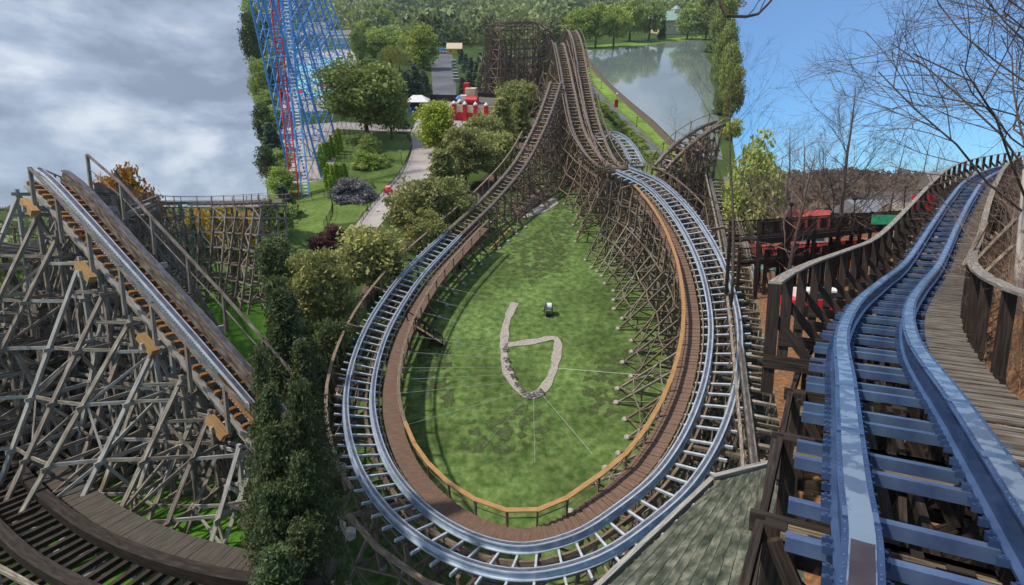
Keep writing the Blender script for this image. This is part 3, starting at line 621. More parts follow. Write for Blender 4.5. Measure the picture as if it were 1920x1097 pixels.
hill('wooden_coaster_track', 'far high wooden coaster turn like a tall lattice wall, in front of the distant woods', [M(958, 118, 6), M(942, 92, 12), M(926, 66, 17.5), M(916, 53, 19.5), M(925, 46, 20.3), M(950, 43, 20.8), M(985, 42, 20.8), M(1012, 45, 20.3), M(1024, 58, 19), M(1030, 80, 15), M(1026, 104, 10)], step=.9, every=3, lev=2.2, size=.2, bnk=-10, m=BROWNW, ledm=BROWNW, skipx=.25)
hill('wooden_coaster_track', 'lower inner wooden coaster drop curving under the far high turn', [M(950, 112, 9.5), M(965, 100, 11), M(984, 104, 10.4), M(1000, 128, 7.8), M(1012, 158, 6.0), M(1020, 190, 4.6)], step=.8, every=3, lev=2.0, size=.2, bnk=8)
hill('wooden_coaster_track', 'low wooden coaster return run at the foot of the far high turn', [M(905, 104, 8), M(914, 118, 8), M(935, 130, 7.5), M(962, 142, 6.5), M(990, 162, 5), M(1012, 192, 3.6)], step=.8, every=3, lev=2.0, size=.2, kind='wood')
hill('wooden_coaster_track', 'dark wooden coaster hill rising beside the lake at the right, seen from below its railing', [M(1238, 312, 10.5), M(1262, 286, 11.8), M(1294, 258, 13), M(1330, 236, 14), M(1352, 228, 14.4)], step=.6, every=3, lev=1.7, size=.2, m=BROWNW, post=(-1.5, -.5, .5, 1.5), hr=1.3, kind='wood')
hill('wooden_coaster_track', 'tall dense timber lift structure along the outside of the turnaround at the right', [M(1345, 330, 8.6), M(1378, 450, 8.6), M(1408, 600, 8.8), M(1432, 740, 9.2), M(1452, 860, 9.6), M(1466, 960, 10)], step=.6, every=3, lev=1.7, size=.16, m=GREYW, ledm=BROWNW, kind='grey', hr=1.0, bat=((-.95, -2.2, .9), (.95, 2.0, .9)), tieevery=2)
# ---- steep felt-covered walkway boards close below the camera
dk = thing('service_platform', 'weathered grey service platform with gritty felt covered boards in the bottom right of the loop', 'platform', M(1400, 1000, 12), FM)
A = M(1110, 1130, 15.5); Bq = M(1345, 905, 15.5); Cq = M(1470, 870, 15.5); Dq = M(1520, 1140, 15.5)
n = 15; q = MB()
for k in range(n):
    s0 = (k + .03) / n; s1 = (k + .97) / n
    a0 = A.lerp(Dq, s0); b0 = Bq.lerp(Cq, s0); a1 = A.lerp(Dq, s1); b1 = Bq.lerp(Cq, s1); bb = len(q.v)
    z = Vector((0, 0, rnd(-.01, .01))); q.quadbox([a0 + z, a1 + z, b1 + z, b0 + z, a0 + z + Vector((0, 0, .05)), a1 + z + Vector((0, 0, .05)), b1 + z + Vector((0, 0, .05)), b0 + z + Vector((0, 0, .05))], 1, (a1-a0).length, (b0-a0).length * 1.0)
q.build('boards', SHING, dk)
MB().beam(A + Vector((-.15, .1, -.05)), Bq + Vector((-.15, .1, -.05)), .12, .3).build('edge_beam', SILVERW, dk)
MB().beam(Bq + Vector((-.1, .15, -.02)), Cq + Vector((.1, .15, -.02)), .12, .3).build('edge_beam', SILVERW, dk)
q = MB()
for P in (A, Bq, Cq, Dq): q.beam(P - Vector((0, 0, 15.4)), P, .22)
q.build('legs', BROWNW, dk)

# ---- field furniture
st_pts = [(966, 568), (955, 590), (947, 618), (945, 648), (946, 672), (952, 698), (966, 722), (988, 742), (1012, 736), (1030, 712), (1041, 680), (1043, 636), (1000, 641), (947, 648)]
def strip(name, pts, w, h, m, label, cat):
    f = cr_path([M(x, y, .03) for x, y in pts], .25); q = MB()
    ww = [w * (1 + .16*math.sin(i*.31) + .09*math.sin(i*.83 + 1)) for i in range(len(f))]; b = 0
    for i, (p, t, s_, u) in enumerate(f): q.v += [tuple(p - s_*ww[i]/2), tuple(p - s_*ww[i]/2 + u*h), tuple(p + s_*ww[i]/2 + u*h), tuple(p + s_*ww[i]/2)]
    for i in range(len(f) - 1):
        for j in range(3): q.f.append([i*4+j, i*4+j+1, i*4+4+j+1, i*4+4+j]); q.uv += [(0, 0), (1, 0), (1, 1), (0, 1)]
    q.f += [[3, 2, 1, 0], [len(f)*4-4+k for k in range(4)]]; q.uv += [(0, 0)] * 8
    return q.top(name, m, label, cat, FM, loc=f[0][0])
strip('guy_wire_anchor', st_pts, .72, .05, CONC, 'curved concrete anchor strip with dark tufts forming a loop in the middle of the field', 'anchor strip')
for k, (x, y) in enumerate([(947, 655), (950, 675), (954, 690), (962, 706), (970, 722), (980, 735), (990, 742), (1003, 740), (1014, 735)]):
    tree('grass_tuft', 'scrubby dark grass tuft growing at the concrete anchor strip', 'grass tuft', M(x, y, .2), .4, .55, 'bush', L_GREY, 3, group='tufts on the anchor strip', dens=.4)
wires = [((966, 570), (822, 535)), ((952, 600), (805, 560)), ((947, 628), (790, 585)), ((947, 655), (775, 630)), ((950, 672), (762, 660)), ((953, 688), (752, 690)), ((960, 702), (742, 712)), ((968, 716), (742, 738)), ((978, 735), (750, 800)), ((988, 745), (905, 838)), ((1000, 745), (1003, 868)), ((1014, 737), (1110, 850)), ((1040, 690), (1225, 705))]
for k, (a, b) in enumerate(wires):
    A = M(*a, .3); Bq = M(*b, 3.0 if b[0] < 1000 else 2.0)
    MB().tube([A, Bq], .013, 4).top('guy_wire', WIRE, 'thin steel guy wire from the concrete anchor strip to the loop supports', 'guy wire', FM, loc=A, group='guy wires fanning across the field')
# cable reel on a stand
r = thing('cable_reel', 'dark metal cable reel stand with a pale drum on the field', 'cable reel', M(1028, 588, .03), FM); p = M(1028, 588, .03)
q = MB()
for sx in (-.45, .45):
    for sy in (-.4, .4): q.tube([p + Vector((sx, sy, 0)), p + Vector((sx*.8, 0, .85))], .035, 5)
q.tube([p + Vector((-.5, 0, .85)), p + Vector((.75, 0, .9))], .03, 5); q.build('stand', BLACKP, r)
q = MB(); q.tube([p + Vector((-.28, 0, .85)), p + Vector((.28, 0, .85))], .34, 14); q.build('drum', WHITEP, r)
for sx in (-.3, .28): MB().tube([p + Vector((sx, 0, .85)), p + Vector((sx + .04, 0, .85))], .5, 16).build('flange', BLUEST, r)
MB().box(p + Vector((0, -.5, .1)), .6, .4, .35).build('tool_box', BLACKP, r)
# timber lying about
rs = random.Random(5)
for k in range(5):
    P = M(990 + rs.uniform(-16, 20), 366 + k*4.5, .1); q = MB()
    for j in range(4): q.beam(P + Vector((-1.8 + rs.uniform(-.3, .3), j*.28, .08*(j % 2))), P + Vector((1.7 + rs.uniform(-.4, .3), j*.3 - .4, .08*(j % 2))), .22, .12)
    q.top('timber_stack', BROWNW, 'stack of old brown planks lying by the gravel patch', 'timber', FM, group='planks stacked by the gravel')
q = MB(); P = M(1022, 346, .1)
for j in range(5): q.beam(P + Vector((-1.6, j*.3, 0)), P + Vector((1.6, j*.3, 0)), .24, .2)
q.top('timber_pile', DARKW, 'dark reddish neat pile of planks farthest up the field', 'timber', FM)
MB().beam(M(918, 468, .1), M(960, 425, .1), .2, .12).top('loose_board', NEWW, 'long single pale board lying on the grass below the gravel patch', 'board', FM)
q = MB().lathe(M(863, 502, .03), [(.26, 0), (.28, .1), (.25, .15), (.25, .95), (.29, 1.0), (.2, 1.06)], 14); q.top('litter_bin', BLACKP, 'black cylindrical bin on the grass beside the left track', 'bin', FM, loc=M(863, 502, .03))
q = MB().lathe(M(1010, 298, .03), [(.26, 0), (.25, 1.2), (.15, 1.3)], 12); q.top('litter_bin', BLACKP, 'dark narrow post bin at the far end of the field under the track', 'bin', FM, loc=M(1010, 298, .03))

# ---- tall blue steel coaster at the left edge
bc = thing('steel_coaster', 'tall bright blue lattice steel coaster tower with a red lift rail, left of the garden', 'steel coaster', M(545, 300, 0), FM)
feetR = [(603, 334), (615, 292), (627, 250), (636, 214), (644, 184), (651, 158), (656, 136), (661, 112)]
feetL = [(545, 338), (549, 300), (552, 262), (555, 228), (557, 196), (558, 168), (559, 144), (560, 122)]
bents = []
for k in range(8):
    A = M(*feetL[k], 0); Bq = M(*feetR[k], 0); w = (Bq - A).length; hgt = 34 + k * 2.5; T = A + Vector((-.5, 0, hgt)); T2 = A + (Bq - A) * .42 + Vector((0, 0, hgt * 1.02)); q = MB(); rr = .17 + k * .022
    q.tube([A, T], rr, 6); q.tube([Bq, T2], rr, 6); C2 = A.lerp(Bq, .5); T3 = T.lerp(T2, .6); q.tube([C2, T3], rr * .75, 6)
    nl = 9
    for j in range(1, nl + 1):
        s1 = j / nl; s0 = (j - 1) / nl; a0, a1 = A.lerp(T, s0), A.lerp(T, s1); b0, b1 = Bq.lerp(T2, s0), Bq.lerp(T2, s1); m0 = C2.lerp(T3, s0); m1 = C2.lerp(T3, s1)
        q.tube([a1, b1], rr*.45, 4)
        q.tube([a0, m1] if j % 2 else [m0, a1], rr*.42, 4); q.tube([m0, b1] if j % 2 else [b0, m1], rr*.42, 4)
    q.build('support_frame', BLUEP, bc); bents.append((A, T, Bq, T2, rr))
for a, b in zip(bents, bents[1:]):
    q = MB()
    for j in range(1, 16):
        for (u0, u1, v0, v1) in ((a[0], a[1], b[0], b[1]), (a[2], a[3], b[2], b[3])):
            s = j / 16; q.tube([u0.lerp(u1, s), v0.lerp(v1, s)], a[4]*.4, 4); q.tube([u0.lerp(u1, s), v0.lerp(v1, s - .12)], a[4]*.35, 4)
    q.build('side_bracing', BLUEP, bc)
lp = [M_y(554, 372, 78.8), M_y(551, 340, 80.5), M_y(545, 290, 82.5), M_y(538, 225, 85), M_y(531, 160, 87.5), M_y(523, 80, 90), M_y(514, -10, 93), M_y(504, -110, 96)]
lf = cr_path(lp, .7)
for sg in (-1, 1): MB().tube([p + s_*sg*.55 for p, t, s_, u in lf], .11, 6).build('rail', REDP, bc)
MB().tube([p + s_*2.1 + u*.1 for p, t, s_, u in lf], .10, 6).build('stair_handrail', BLUEP, bc)
MB().tube([p + s_*1.0 + u*.1 for p, t, s_, u in lf], .10, 6).build('stair_handrail', BLUEP, bc)
repeat(bc, 'crosstie', lf, lambda q: q.box((0, 0, -.12), 1.2, .12, .1), REDP, 50, 'upper_crossties', EYE)
repeat(bc, 'stair_tread', [(p + s_*1.55, t, s_, u) for p, t, s_, u in cr_path(lp, .55)], lambda q: q.box((0, 0, 0), .7, .2, .05), WHITEP, 100, 'upper_treads', EYE)
# pool and the buildings behind it
sheet('pool_deck', mp_([(530, 212), (535, 100), (662, 92), (672, 125), (650, 205)], .08), PATHM, FM)
sheet('pool', mp_([(552, 178), (556, 122), (640, 104), (656, 118), (645, 160), (600, 182)], .10), POOLM, FM)
for k in range(16):
    P = M(560 + (k * 37) % 95, 98 + (k * 53) % 100, .1); r = thing('parasol', 'small pale parasol standing on the pool deck behind the blue coaster', 'parasol', P, FM, 'parasols round the pool')
    MB().tube([P, P + Vector((0, 0, 2.4))], .05, 5).build('pole', WHITEP, r); MB().lathe(P, [(1.7, 2.0), (1.0, 2.5), (.1, 2.9)], 8).build('canopy', [WHITEP, REDP, CREAM, YEL][k % 4], r)
def house(name, label, base, sx, sy, h, rise, wallm, roofm, rz=0.0, fr=FM, cat='building', wins=0, door=False, ov=.4, hip=False, frontside=-1):
    b = Vector(base); r = thing(name, label, cat, b, fr); ca, sa = math.cos(rz), math.sin(rz)
    def q_(x, y, z): return Vector((b.x + x*ca - y*sa, b.y + x*sa + y*ca, b.z + z))
    MB().box(b, sx, sy, h, rz).build('wall', wallm, r)
    m = MB(); X = sx/2 + ov; Y = sy/2 + ov; hx = (sx/2 - min(sx, sy) * .45) if hip else X
    E = [q_(-X, -Y, h), q_(X, -Y, h), q_(X, Y, h), q_(-X, Y, h)]; RR = [q_(-hx, 0, h + rise), q_(hx, 0, h + rise)]
    for f in ([E[0], E[1], RR[1], RR[0]], [E[2], E[3], RR[0], RR[1]], [E[1], E[2], RR[1]], [E[3], E[0], RR[0]], [E[3], E[2], E[1], E[0]]): m.poly(f)
    m.build('roof', roofm, r)
    y = -sy/2 - .03
    for k in range(wins):
        x = -sx/2 + sx * (k + .5) / wins; w = MB().beam(q_(x - .5, y, h*.55), q_(x + .5, y, h*.55), .06, 1.2).build('window', WHITEP, r)
        MB().beam(q_(x - .4, y - .02, h*.55), q_(x + .4, y - .02, h*.55), .06, 1.0).build('pane', GLASSM, w)
    if door: MB().beam(q_(sx*.3 - .5, y, 1.05), q_(sx*.3 + .5, y, 1.05), .06, 2.1).build('door', BROWNW, r)
    return r
house('pool_building', 'long low pale building with dark roof behind the pool', M(600, 78, 0), 42, 10, 4, 2.2, CREAM, GREYR, .1, wins=8)
house('pool_building', 'gabled tan pool house between two long low roofs', M(598, 72, 0), 12, 12, 5, 4.5, CREAM, GREYR, .1, wins=2)
house('market_stall', 'low building with bright orange roof left of the rounded trees', M(690, 76, 0), 16, 10, 3, 1.2, WHITEP, ORG, 0, wins=3)
house('shop_building', 'white walled building with flat dark roof beside the orange roof', M(665, 82, 0), 22, 8, 3.2, 1.0, WHITEP, GREYR, 0, wins=4)
house('farm_house', 'small white farmhouse almost hidden in far bare woods', M(878, 50, 0), 12, 9, 6, 4, WHITEP, GREYR, .5, wins=3)
house('barn', 'tiny white shed on a green clearing far away at the left', M(652, 45, 0), 14, 9, 4, 3, WHITEP, WHITEP, .3, wins=2)
pav = house('lakeside_pavilion', 'large cream pavilion with pale green hipped roof among trees across the lake', M(1262, 62, 0), 30, 20, 9, 5.5, CREAM, TEALR, .2, wins=7, hip=True, ov=2)
pb_ = M(1262, 62, 0) + Vector((0, 0, 13.6)); cu = MB().box(pb_, 5, 5, 2.2, .2).build('cupola', CREAM, pav); MB().lathe(pb_ + Vector((0, 0, 2.2)), [(3.9, 0), (1.6, 1.3), (.1, 2.4)], 4).build('cupola_roof', TEALR, cu)
house('hut', 'little yellow hut with cream roof at the end of the service road', M(853, 101, 0), 7, 5, 2.6, 2.4, YEL, CREAM, 0, door=True, wins=2)
house('storage_shed', 'grey roofed shed tucked left of the far wooden turn', M(842, 80, 0), 10, 6, 3, 1.5, WHITEP, GREYR, .2, wins=2)
sheet('clearing', mp_([(640, 52), (668, 45), (674, 62), (645, 68)], .06), LAWN, FM)
sheet('clearing', mp_([(818, 42), (834, 38), (838, 52), (820, 56)], .06), LAWN, FM)
# tram of blue and white cars
for k in range(5):
    P = M(821 + k*5.6, 100 + k*.1, .05); r = thing('tram_car', 'blue and white open tram car in the row across the end of the road', 'tram car', P, FM, 'tram cars across the road')
    MB().box(P + Vector((0, 0, .4)), 1.9, 2.0, .9).build('body', WHITEP, r); MB().box(P + Vector((0, 0, 2.2)), 2.1, 2.3, .2).build('roof', BLUEP, r)
    q = MB()
    for sx in (-.9, .9):
        for sy in (-.9, .9): q.box(P + Vector((sx, sy, 1.3)), .12, .12, .9)
    q.build('roof_posts', BLUEP, r)
    for sx in (-.6, .6): MB().tube([P + Vector((sx - .25, -1.05, .35)), P + Vector((sx - .25, -.85, .35))], .35, 10).build('wheel', BLACKP, r)
for k in range(7):
    P = M(851 + k * .8, 118 + k * 6, .05); q = MB()
    for j in range(5): q.box(P + Vector((0, 0, .25*j)), 1.8 + rnd(-.2, .2), 1.6, .18, rnd(-.1, .1))
    q.top('pallet_stack', SILVERW, 'stack of pale pallets along the right edge of the service road', 'pallets', FM, group='pallets along the service road')
# black mesh fence behind the plaza
def picket(name, label, pts, h, every, m=BLACKP, gap=.25, pr=.02, rail_r=.03, fr=FM, panel=False):
    f = cr_path(pts, gap); r = thing(name, label, 'fence', pts[0], fr); Z = Vector((0, 0, 1))
    q = MB(); 
    for z in (h*.12, h*.92): q.tube([p + Z*z for p, t, s_, u in f[::2] + [f[-1]]], rail_r, 4)
    q.build('rails', m, r); q = MB()
    if panel: 
        for a, b in zip(f, f[1:]): q.beam(a[0] + Z*h*.5, b[0] + Z*h*.5, .03, h*.8)
    else:
        for p, t, s_, u in f: q.beam(p + Z*.05, p + Z*h, pr, pr)
    q.build('mesh_panel' if panel else 'pickets', m, r); q = MB()
    for p, t, s_, u in f[::every]: q.beam(p, p + Z*(h + .08), pr*3.2, pr*3.2)
    q.build('posts', m, r); return r
picket('mesh_fence', 'black screened fence across the foot of the service road behind the plaza', [M(808, 191, 0), M(845, 192, 0), M(866, 192, 0)], 2.2, 8, panel=True)
picket('garden_fence', 'low black picket fence curving along the lawn beside the promenade', [M(770, 262, 0), M(772, 280, 0), M(757, 320, 0), M(730, 356, 0), M(700, 388, 0), M(676, 420, 0)], 1.0, 8)
picket('yard_fence', 'black picket fence at the left below the blue coaster', [M(560, 380, 0), M(590, 376, 0), M(618, 372, 0), M(624, 402, 0), M(608, 432, 0)], 1.2, 8)
picket('garden_fence', 'short black fence at the back of the lawn under the big tree', [M(700, 240, 0), M(735, 246, 0), M(762, 252, 0)], 1.0, 8)
picket('path_fence', 'dark fence line between the coaster field and the lakeside path', [M(1112, 190, 0), M(1150, 235, 0), M(1200, 290, 0), M(1248, 340, 0)], 1.3, 8)

# ---- red and white castle stage with flat roof
cs = thing('castle_playhouse', 'bright red and cream castle shaped playhouse with a flat black roof on the plaza', 'playhouse', M(895, 225, 0), FM)
P0 = M(893, 228, 0); W_, D_, H_ = 11, 11, 3.4; th = -.28
def cq(x, y, z=0): return Vector((P0.x + x*math.cos(th) - y*math.sin(th), P0.y + x*math.sin(th) + y*math.cos(th), P0.z + z))
q = MB()
for (x0, y0, x1, y1) in ((-W_/2, 0, W_/2, 0), (-W_/2, D_, W_/2, D_), (-W_/2, 0, -W_/2, D_), (W_/2, 0, W_/2, D_)): q.beam(cq(x0, y0, H_*.3), cq(x1, y1, H_*.3), .35, H_*.6)
q.build('lower_wall', REDP, cs); q = MB()
for (x0, y0, x1, y1) in ((-W_/2, 0, W_/2, 0), (-W_/2, D_, W_/2, D_), (-W_/2, 0, -W_/2, D_), (W_/2, 0, W_/2, D_)): q.beam(cq(x0, y0, H_*.85), cq(x1, y1, H_*.85), .3, H_*.5)
q.build('upper_wall', CREAM, cs)
MB().poly([cq(-W_/2, 0, H_*.9), cq(W_/2, 0, H_*.9), cq(W_/2, D_, H_*.9), cq(-W_/2, D_, H_*.9)]).build('flat_roof', ASPH, cs)
q = MB()
for (x0, y0, x1, y1) in ((-W_/2, D_, W_/2, D_), (W_/2, 0, W_/2, D_)): q.beam(cq(x0, y0, H_*1.3), cq(x1, y1, H_*1.3), .12, .9)
q.build('roof_screen', BLACKP, cs)
for x in (-5.5, -2.7, 0, 2.7, 5.5):
    t = MB().box(cq(x, -.15), .9, .9, H_*1.15, th).build('turret', REDP, cs); MB().lathe(cq(x, -.15, H_*1.15), [(.55, 0), (.5, .25), (.05, .75)], 8).build('turret_cap', WHITEP, t)
for y in (3.5, 7, 10.5):
    t = MB().box(cq(-W_/2, y), .9, .9, H_*1.1, th).build('turret', REDP, cs); MB().lathe(cq(-W_/2, y, H_*1.1), [(.55, 0), (.5, .25), (.05, .75)], 8).build('turret_cap', WHITEP, t)
MB().box(cq(-3.4, 6.5, H_*.9), 2.6, 2.0, 3.6, th).build('tower', CREAM, cs); MB().box(cq(-4.9, 7.4, H_*.9), 1.3, 1.6, 4.6, th).build('tower', REDP, cs)
MB().box(cq(-4.6, 4.2, H_*.9), 1.6, 1.2, 2.2, th).build('tower', WHITEP, cs)
q = MB().tube([cq(-3.6, 3.3, H_*1.25), cq(-.6, 3.3, H_*1.25)], 1.0, 12); q.build('barrel_roof', REDP, cs)
MB().box(cq(0, -.25, H_*.62), 2.2, .3, .9, th).build('sign_board', CREAM, cs)
MB().box(cq(-6.6, 1.5), 1.4, 2.2, 1.4, th).build('porch', WHITEP, cs); MB().box(cq(-6.6, 5), 1.2, 5, .7, th).build('planter', REDP, cs)
# striped parasols
def parasol(label, px, py, top, wd, cols):
    P = M(px, py, .05); h = top_h(P, top); r = thing('market_parasol', label, 'parasol', P, FM); MB().tube([P, P + Vector((0, 0, h))], .06, 6).build('pole', WHITEP, r)
    n = 12
    for k in range(2):
        q = MB()
        for j in range(k, n, 2):
            a0, a1 = 6.2832*j/n, 6.2832*(j+1)/n; rr = wd/2
            ring = [(rr, h*.62), (rr*.85, h*.78), (rr*.45, h*.93), (.05, h)]
            for (r0, z0), (r1, z1) in zip(ring, ring[1:]):
                q.poly([P + Vector((r0*math.cos(a0), r0*math.sin(a0), z0)), P + Vector((r0*math.cos(a1), r0*math.sin(a1), z0)), P + Vector((r1*math.cos(a1), r1*math.sin(a1), z1)), P + Vector((r1*math.cos(a0), r1*math.sin(a0), z1))])
        q.build('canopy_panels', cols[k], r)
parasol('blue, white and yellow striped round parasol in front of the castle playhouse', 906, 247, 220, 3.9, (NAVY, CREAM))
parasol('small blue parasol partly hidden left of the castle playhouse', 864, 196, 178, 3.0, (NAVY, BLUEP))
# white tent booth
P = M(785, 208, 0); r = thing('tent_booth', 'white topped tent booth with dark blue curtains beside the promenade', 'booth', P, FM)
q = MB(); 
for sx in (-2.6, 2.6):
    for sy in (-1.8, 1.8): q.box(P + Vector((sx, sy, 0)), .12, .12, 2.7)
q.build('posts', WHITEP, r)
MB().box(P + Vector((0, 1.7, 0)), 5, .1, 2.5).build('curtain', NAVY, r); MB().box(P + Vector((2.4, 0, 0)), .1, 3.4, 2.5).build('curtain', NAVY, r); MB().box(P + Vector((-.6, -1.2, 0)), 3, .8, 1.1).build('counter', NAVY, r)
m = MB(); E = [P + Vector(v) for v in ((-3, -2.2, 2.6), (3, -2.2, 2.6), (3, 2.2, 2.6), (-3, 2.2, 2.6))]; T = [P + Vector((-1.2, 0, 4)), P + Vector((1.2, 0, 4))]
for f in ([E[0], E[1], T[1], T[0]], [E[2], E[3], T[0], T[1]], [E[1], E[2], T[1]], [E[3], E[0], T[0]], [E[3], E[2], E[1], E[0]]): m.poly(f)
m.build('canopy', WHITEP, r)
MB().box(P + Vector((-1.8, -2.8, 0)), .8, .6, 1.3).top('recycling_bin', BLUEP, 'bright blue bin standing in front of the white tent booth', 'bin', FM, loc=P + Vector((-1.8, -2.8, 0)))
def lamp(px, py, top, label, fr=FM, dbl=False, group=None):
    P = M(px, py, 0); h = top_h(P, top); r = thing('street_lamp', label, 'street lamp', P, fr, group)
    MB().lathe(P, [(.16, 0), (.14, .25), (.06, .4), (.045, h - .6), (.1, h - .5)], 8).build('post', BLACKP, r)
    MB().lathe(P + Vector((0, 0, h - .5)), [(.14, 0), (.24, .22), (.17, .4)], 10).build('globe', CREAM, r); MB().lathe(P + Vector((0, 0, h - .1)), [(.24, 0), (.08, .14), (.02, .24)], 10).build('finial', BLACKP, r)
lamp(754, 309, 280, 'black lamp post on the lawn just left of the curving promenade')
lamp(690, 396, 361, 'black lamp post with cream globe beside the grey shrub')
lamp(764, 258, 235, 'black lamp post by the blue doorway under the big tree')
lamp(1127, 167, 152, 'lamp post on the lakeside path farthest from the camera')
lamp(1193, 238, 220, 'lamp post with white globe on the lakeside path nearest the camera')
# small red sign stand, rubbish cart, toy figure
P = M(1155, 200, .06); r = thing('red_flag_stand', 'red vending stand with white lamp on the lakeside path', 'stand', P, FM)
MB().box(P, .9, .8, 1.9).build('cabinet', REDP, r); MB().tube([P + Vector((0, 0, 1.9)), P + Vector((0, 0, 3.2))], .05, 5).build('pole', BLACKP, r); MB().lathe(P + Vector((0, 0, 3.1)), [(.2, 0), (.3, .25), (.1, .5)], 8).build('globe', WHITEP, r)
P = M(729, 362, .06); r = thing('toy_car', 'small pink red toy car at the edge of the promenade by the fence', 'toy car', P, FM)
MB().box(P + Vector((0, 0, .2)), .9, 1.6, .5, .6).build('body', REDP, r); MB().box(P + Vector((-.05, .1, .7)), .7, .8, .35, .6).build('cabin', mat('pink_paint', (.8, .25, .3), (.7, .2, .25)), r)
for sx in (-.45, .45):
    for sy in (-.5, .5): MB().tube([P + Vector((sx*.83 - sy*.56 - .05, sx*.56 + sy*.83, .22)), P + Vector((sx*.83 - sy*.56 + .05, sx*.56 + sy*.83, .22))], .22, 8).build('wheel', BLACKP, r)
P = M(709, 560, .05); r = thing('lantern_pole', 'stacked yellow, orange and pink lantern ornament in the planting beside the left track', 'ornament', P, FM)
MB().tube([P, P + Vector((0, 0, 2.2))], .04, 5).build('pole', BLACKP, r)
for z, rr, mm in ((1.0, .30, mat('pink_red_paint', (.7, .06, .10), (.6, .05, .08))), (1.55, .34, ORG), (2.15, .36, YEL)): MB().lathe(P + Vector((0, 0, z - rr)), [(rr*math.sin(math.pi*k/8) + .01, rr*(1 - math.cos(math.pi*k/8))) for k in range(9)], 12).build('lantern', mm, r, True)
q = MB().box(M(938, 262, .06) , .1, 1.6, .5, .4).box(M(940, 262, .06), .5, 1.6, .08, .4)
q.top('park_bench', BLACKP, 'dark bench at the edge of the plaza below the yellow green tree', 'bench', FM)

# ---- trees and shrubs of the park: (base px, base py, top py, width px)
def mtree(name, label, cat, bx, by, ty, wpx, kind, m, seed=0, group=None, dens=1.0):
    b = M(bx, by, 0); h = top_h(b, ty); d = b.y * math.cos(MP) + (HM - h/2) * math.sin(MP)
    return tree(name, label, cat, b, h, wpx * d / FOC, kind, m, seed, FM, group, dens)
mtree('shade_tree', 'big spreading light green tree behind the garden lawn, tallest in the garden', 'tree', 690, 262, 106, 150, 'round', L_DEC, 1, dens=1.7)
mtree('shade_tree', 'smaller light green tree leaning out from under the big garden tree', 'tree', 735, 262, 150, 70, 'round', L_DEC, 2, dens=1.3)
mtree('maple_tree', 'bright yellow green maple tinged orange standing alone in the promenade', 'tree', 822, 287, 190, 72, 'oval', L_YEL, 3, dens=1.6)
mtree('round_shrub', 'clipped round bright green shrub nearest on the garden lawn', 'shrub', 689, 315, 274, 52, 'bush', L_LIGHT, 1, dens=1.3)
mtree('round_shrub', 'tall rounded olive shrub just behind the clipped round one', 'shrub', 694, 285, 246, 44, 'bush', L_DEC, 2, dens=1.3)
mtree('low_shrub', 'low flat bright green shrub right of the clipped round one', 'shrub', 715, 312, 291, 36, 'bush', L_LIGHT, 3)
mtree('low_shrub', 'small olive green shrub behind the low flat one', 'shrub', 724, 303, 287, 26, 'bush', L_DEC, 4)
mtree('small_shrub', 'small green shrub right of the grey purple bush', 'shrub', 694, 352, 334, 18, 'bush', L_LIGHT, 4)
mtree('dark_shrub', 'dark green mounded shrub beside the blue doorway', 'shrub', 757, 240, 215, 28, 'bush', L_DARK, 5)
mtree('grey_shrub', 'broad grey purple bush at the front of the garden', 'shrub', 660, 372, 326, 76, 'bush', L_GREY, 5, dens=1.5)
mtree('purple_shrub', 'dark purple barberry bush at the left edge below the lawn, rear one', 'shrub', 628, 455, 413, 50, 'bush', L_PUR, 6, dens=1.2)
mtree('purple_shrub', 'dark purple barberry bush at the left edge, front one', 'shrub', 603, 470, 430, 52, 'bush', L_PUR, 7, dens=1.2)
for k, (x, y, t) in enumerate([(640, 285, 240), (634, 290, 243), (626, 296, 250), (618, 300, 256), (612, 303, 262), (606, 312, 268), (603, 322, 274), (608, 332, 286), (614, 340, 292), (620, 348, 298), (628, 356, 304), (636, 352, 306), (643, 345, 302), (616, 362, 312), (624, 372, 318), (650, 340, 300)]):
    mtree('arborvitae', 'slender bright green arborvitae in the hedge group left of the lawn', 'conifer', x, y, t + (k * 7) % 11, 13, 'column', L_ARB, k % 3, group='arborvitae hedge')
pines = [(705, 560, 424, 138), (785, 462, 338, 112), (835, 400, 280, 100), (875, 352, 240, 92), (912, 315, 212, 84), (940, 285, 182, 74), (962, 245, 150, 60), (955, 205, 140, 55), (975, 262, 176, 52), (930, 345, 245, 80), (850, 440, 330, 84), (735, 545, 450, 90), (985, 215, 150, 46), (925, 190, 132, 44), (905, 170, 118, 34), (940, 165, 126, 36), (800, 490, 392, 74)]
for k, (x, y, t, w) in enumerate(pines):
    mtree('pine_tree', ['bushy olive pine along the left side of the track, nearest the camera', 'brownish olive pine standing over the promenade'][k] if k < 2 else 'bushy olive green pine in the row between promenade and track', 'pine tree', x, y, t, w, 'pine' if k % 3 == 2 else 'round', L_PINE, k % 4, group=None if k < 2 else 'pines along the track', dens=1.6 if k < 5 else 1.3)
for k, (x, y, t, w) in enumerate([(615, 640, 468, 120), (600, 800, 600, 110), (560, 700, 520, 110), (655, 640, 560, 74), (640, 720, 600, 80), (600, 960, 760, 110), (560, 880, 700, 120)]):
    mtree('pine_tree', 'dark olive pine crowding the bottom left edge of the loop', 'pine tree', x, y, t, w, 'round' if k in (0, 3, 4) else 'pine', L_PINE if k in (0, 3) else L_DARK, k % 4, group='pines at the left edge of the loop', dens=1.5)
for k, (x, y, t, w) in enumerate([(782, 192, 118, 52), (765, 196, 128, 50), (797, 186, 128, 40), (866, 120, 90, 22), (874, 135, 98, 26), (884, 150, 104, 30), (895, 165, 112, 34), (880, 172, 132, 30), (905, 180, 120, 36), (868, 182, 142, 28), (900, 130, 96, 26), (918, 196, 128, 38)]):
    mtree('fir_tree', 'blue green fir beside the service road', 'fir tree', x, y, t, w, 'fir', L_FIR, k % 3, group='firs flanking the service road')
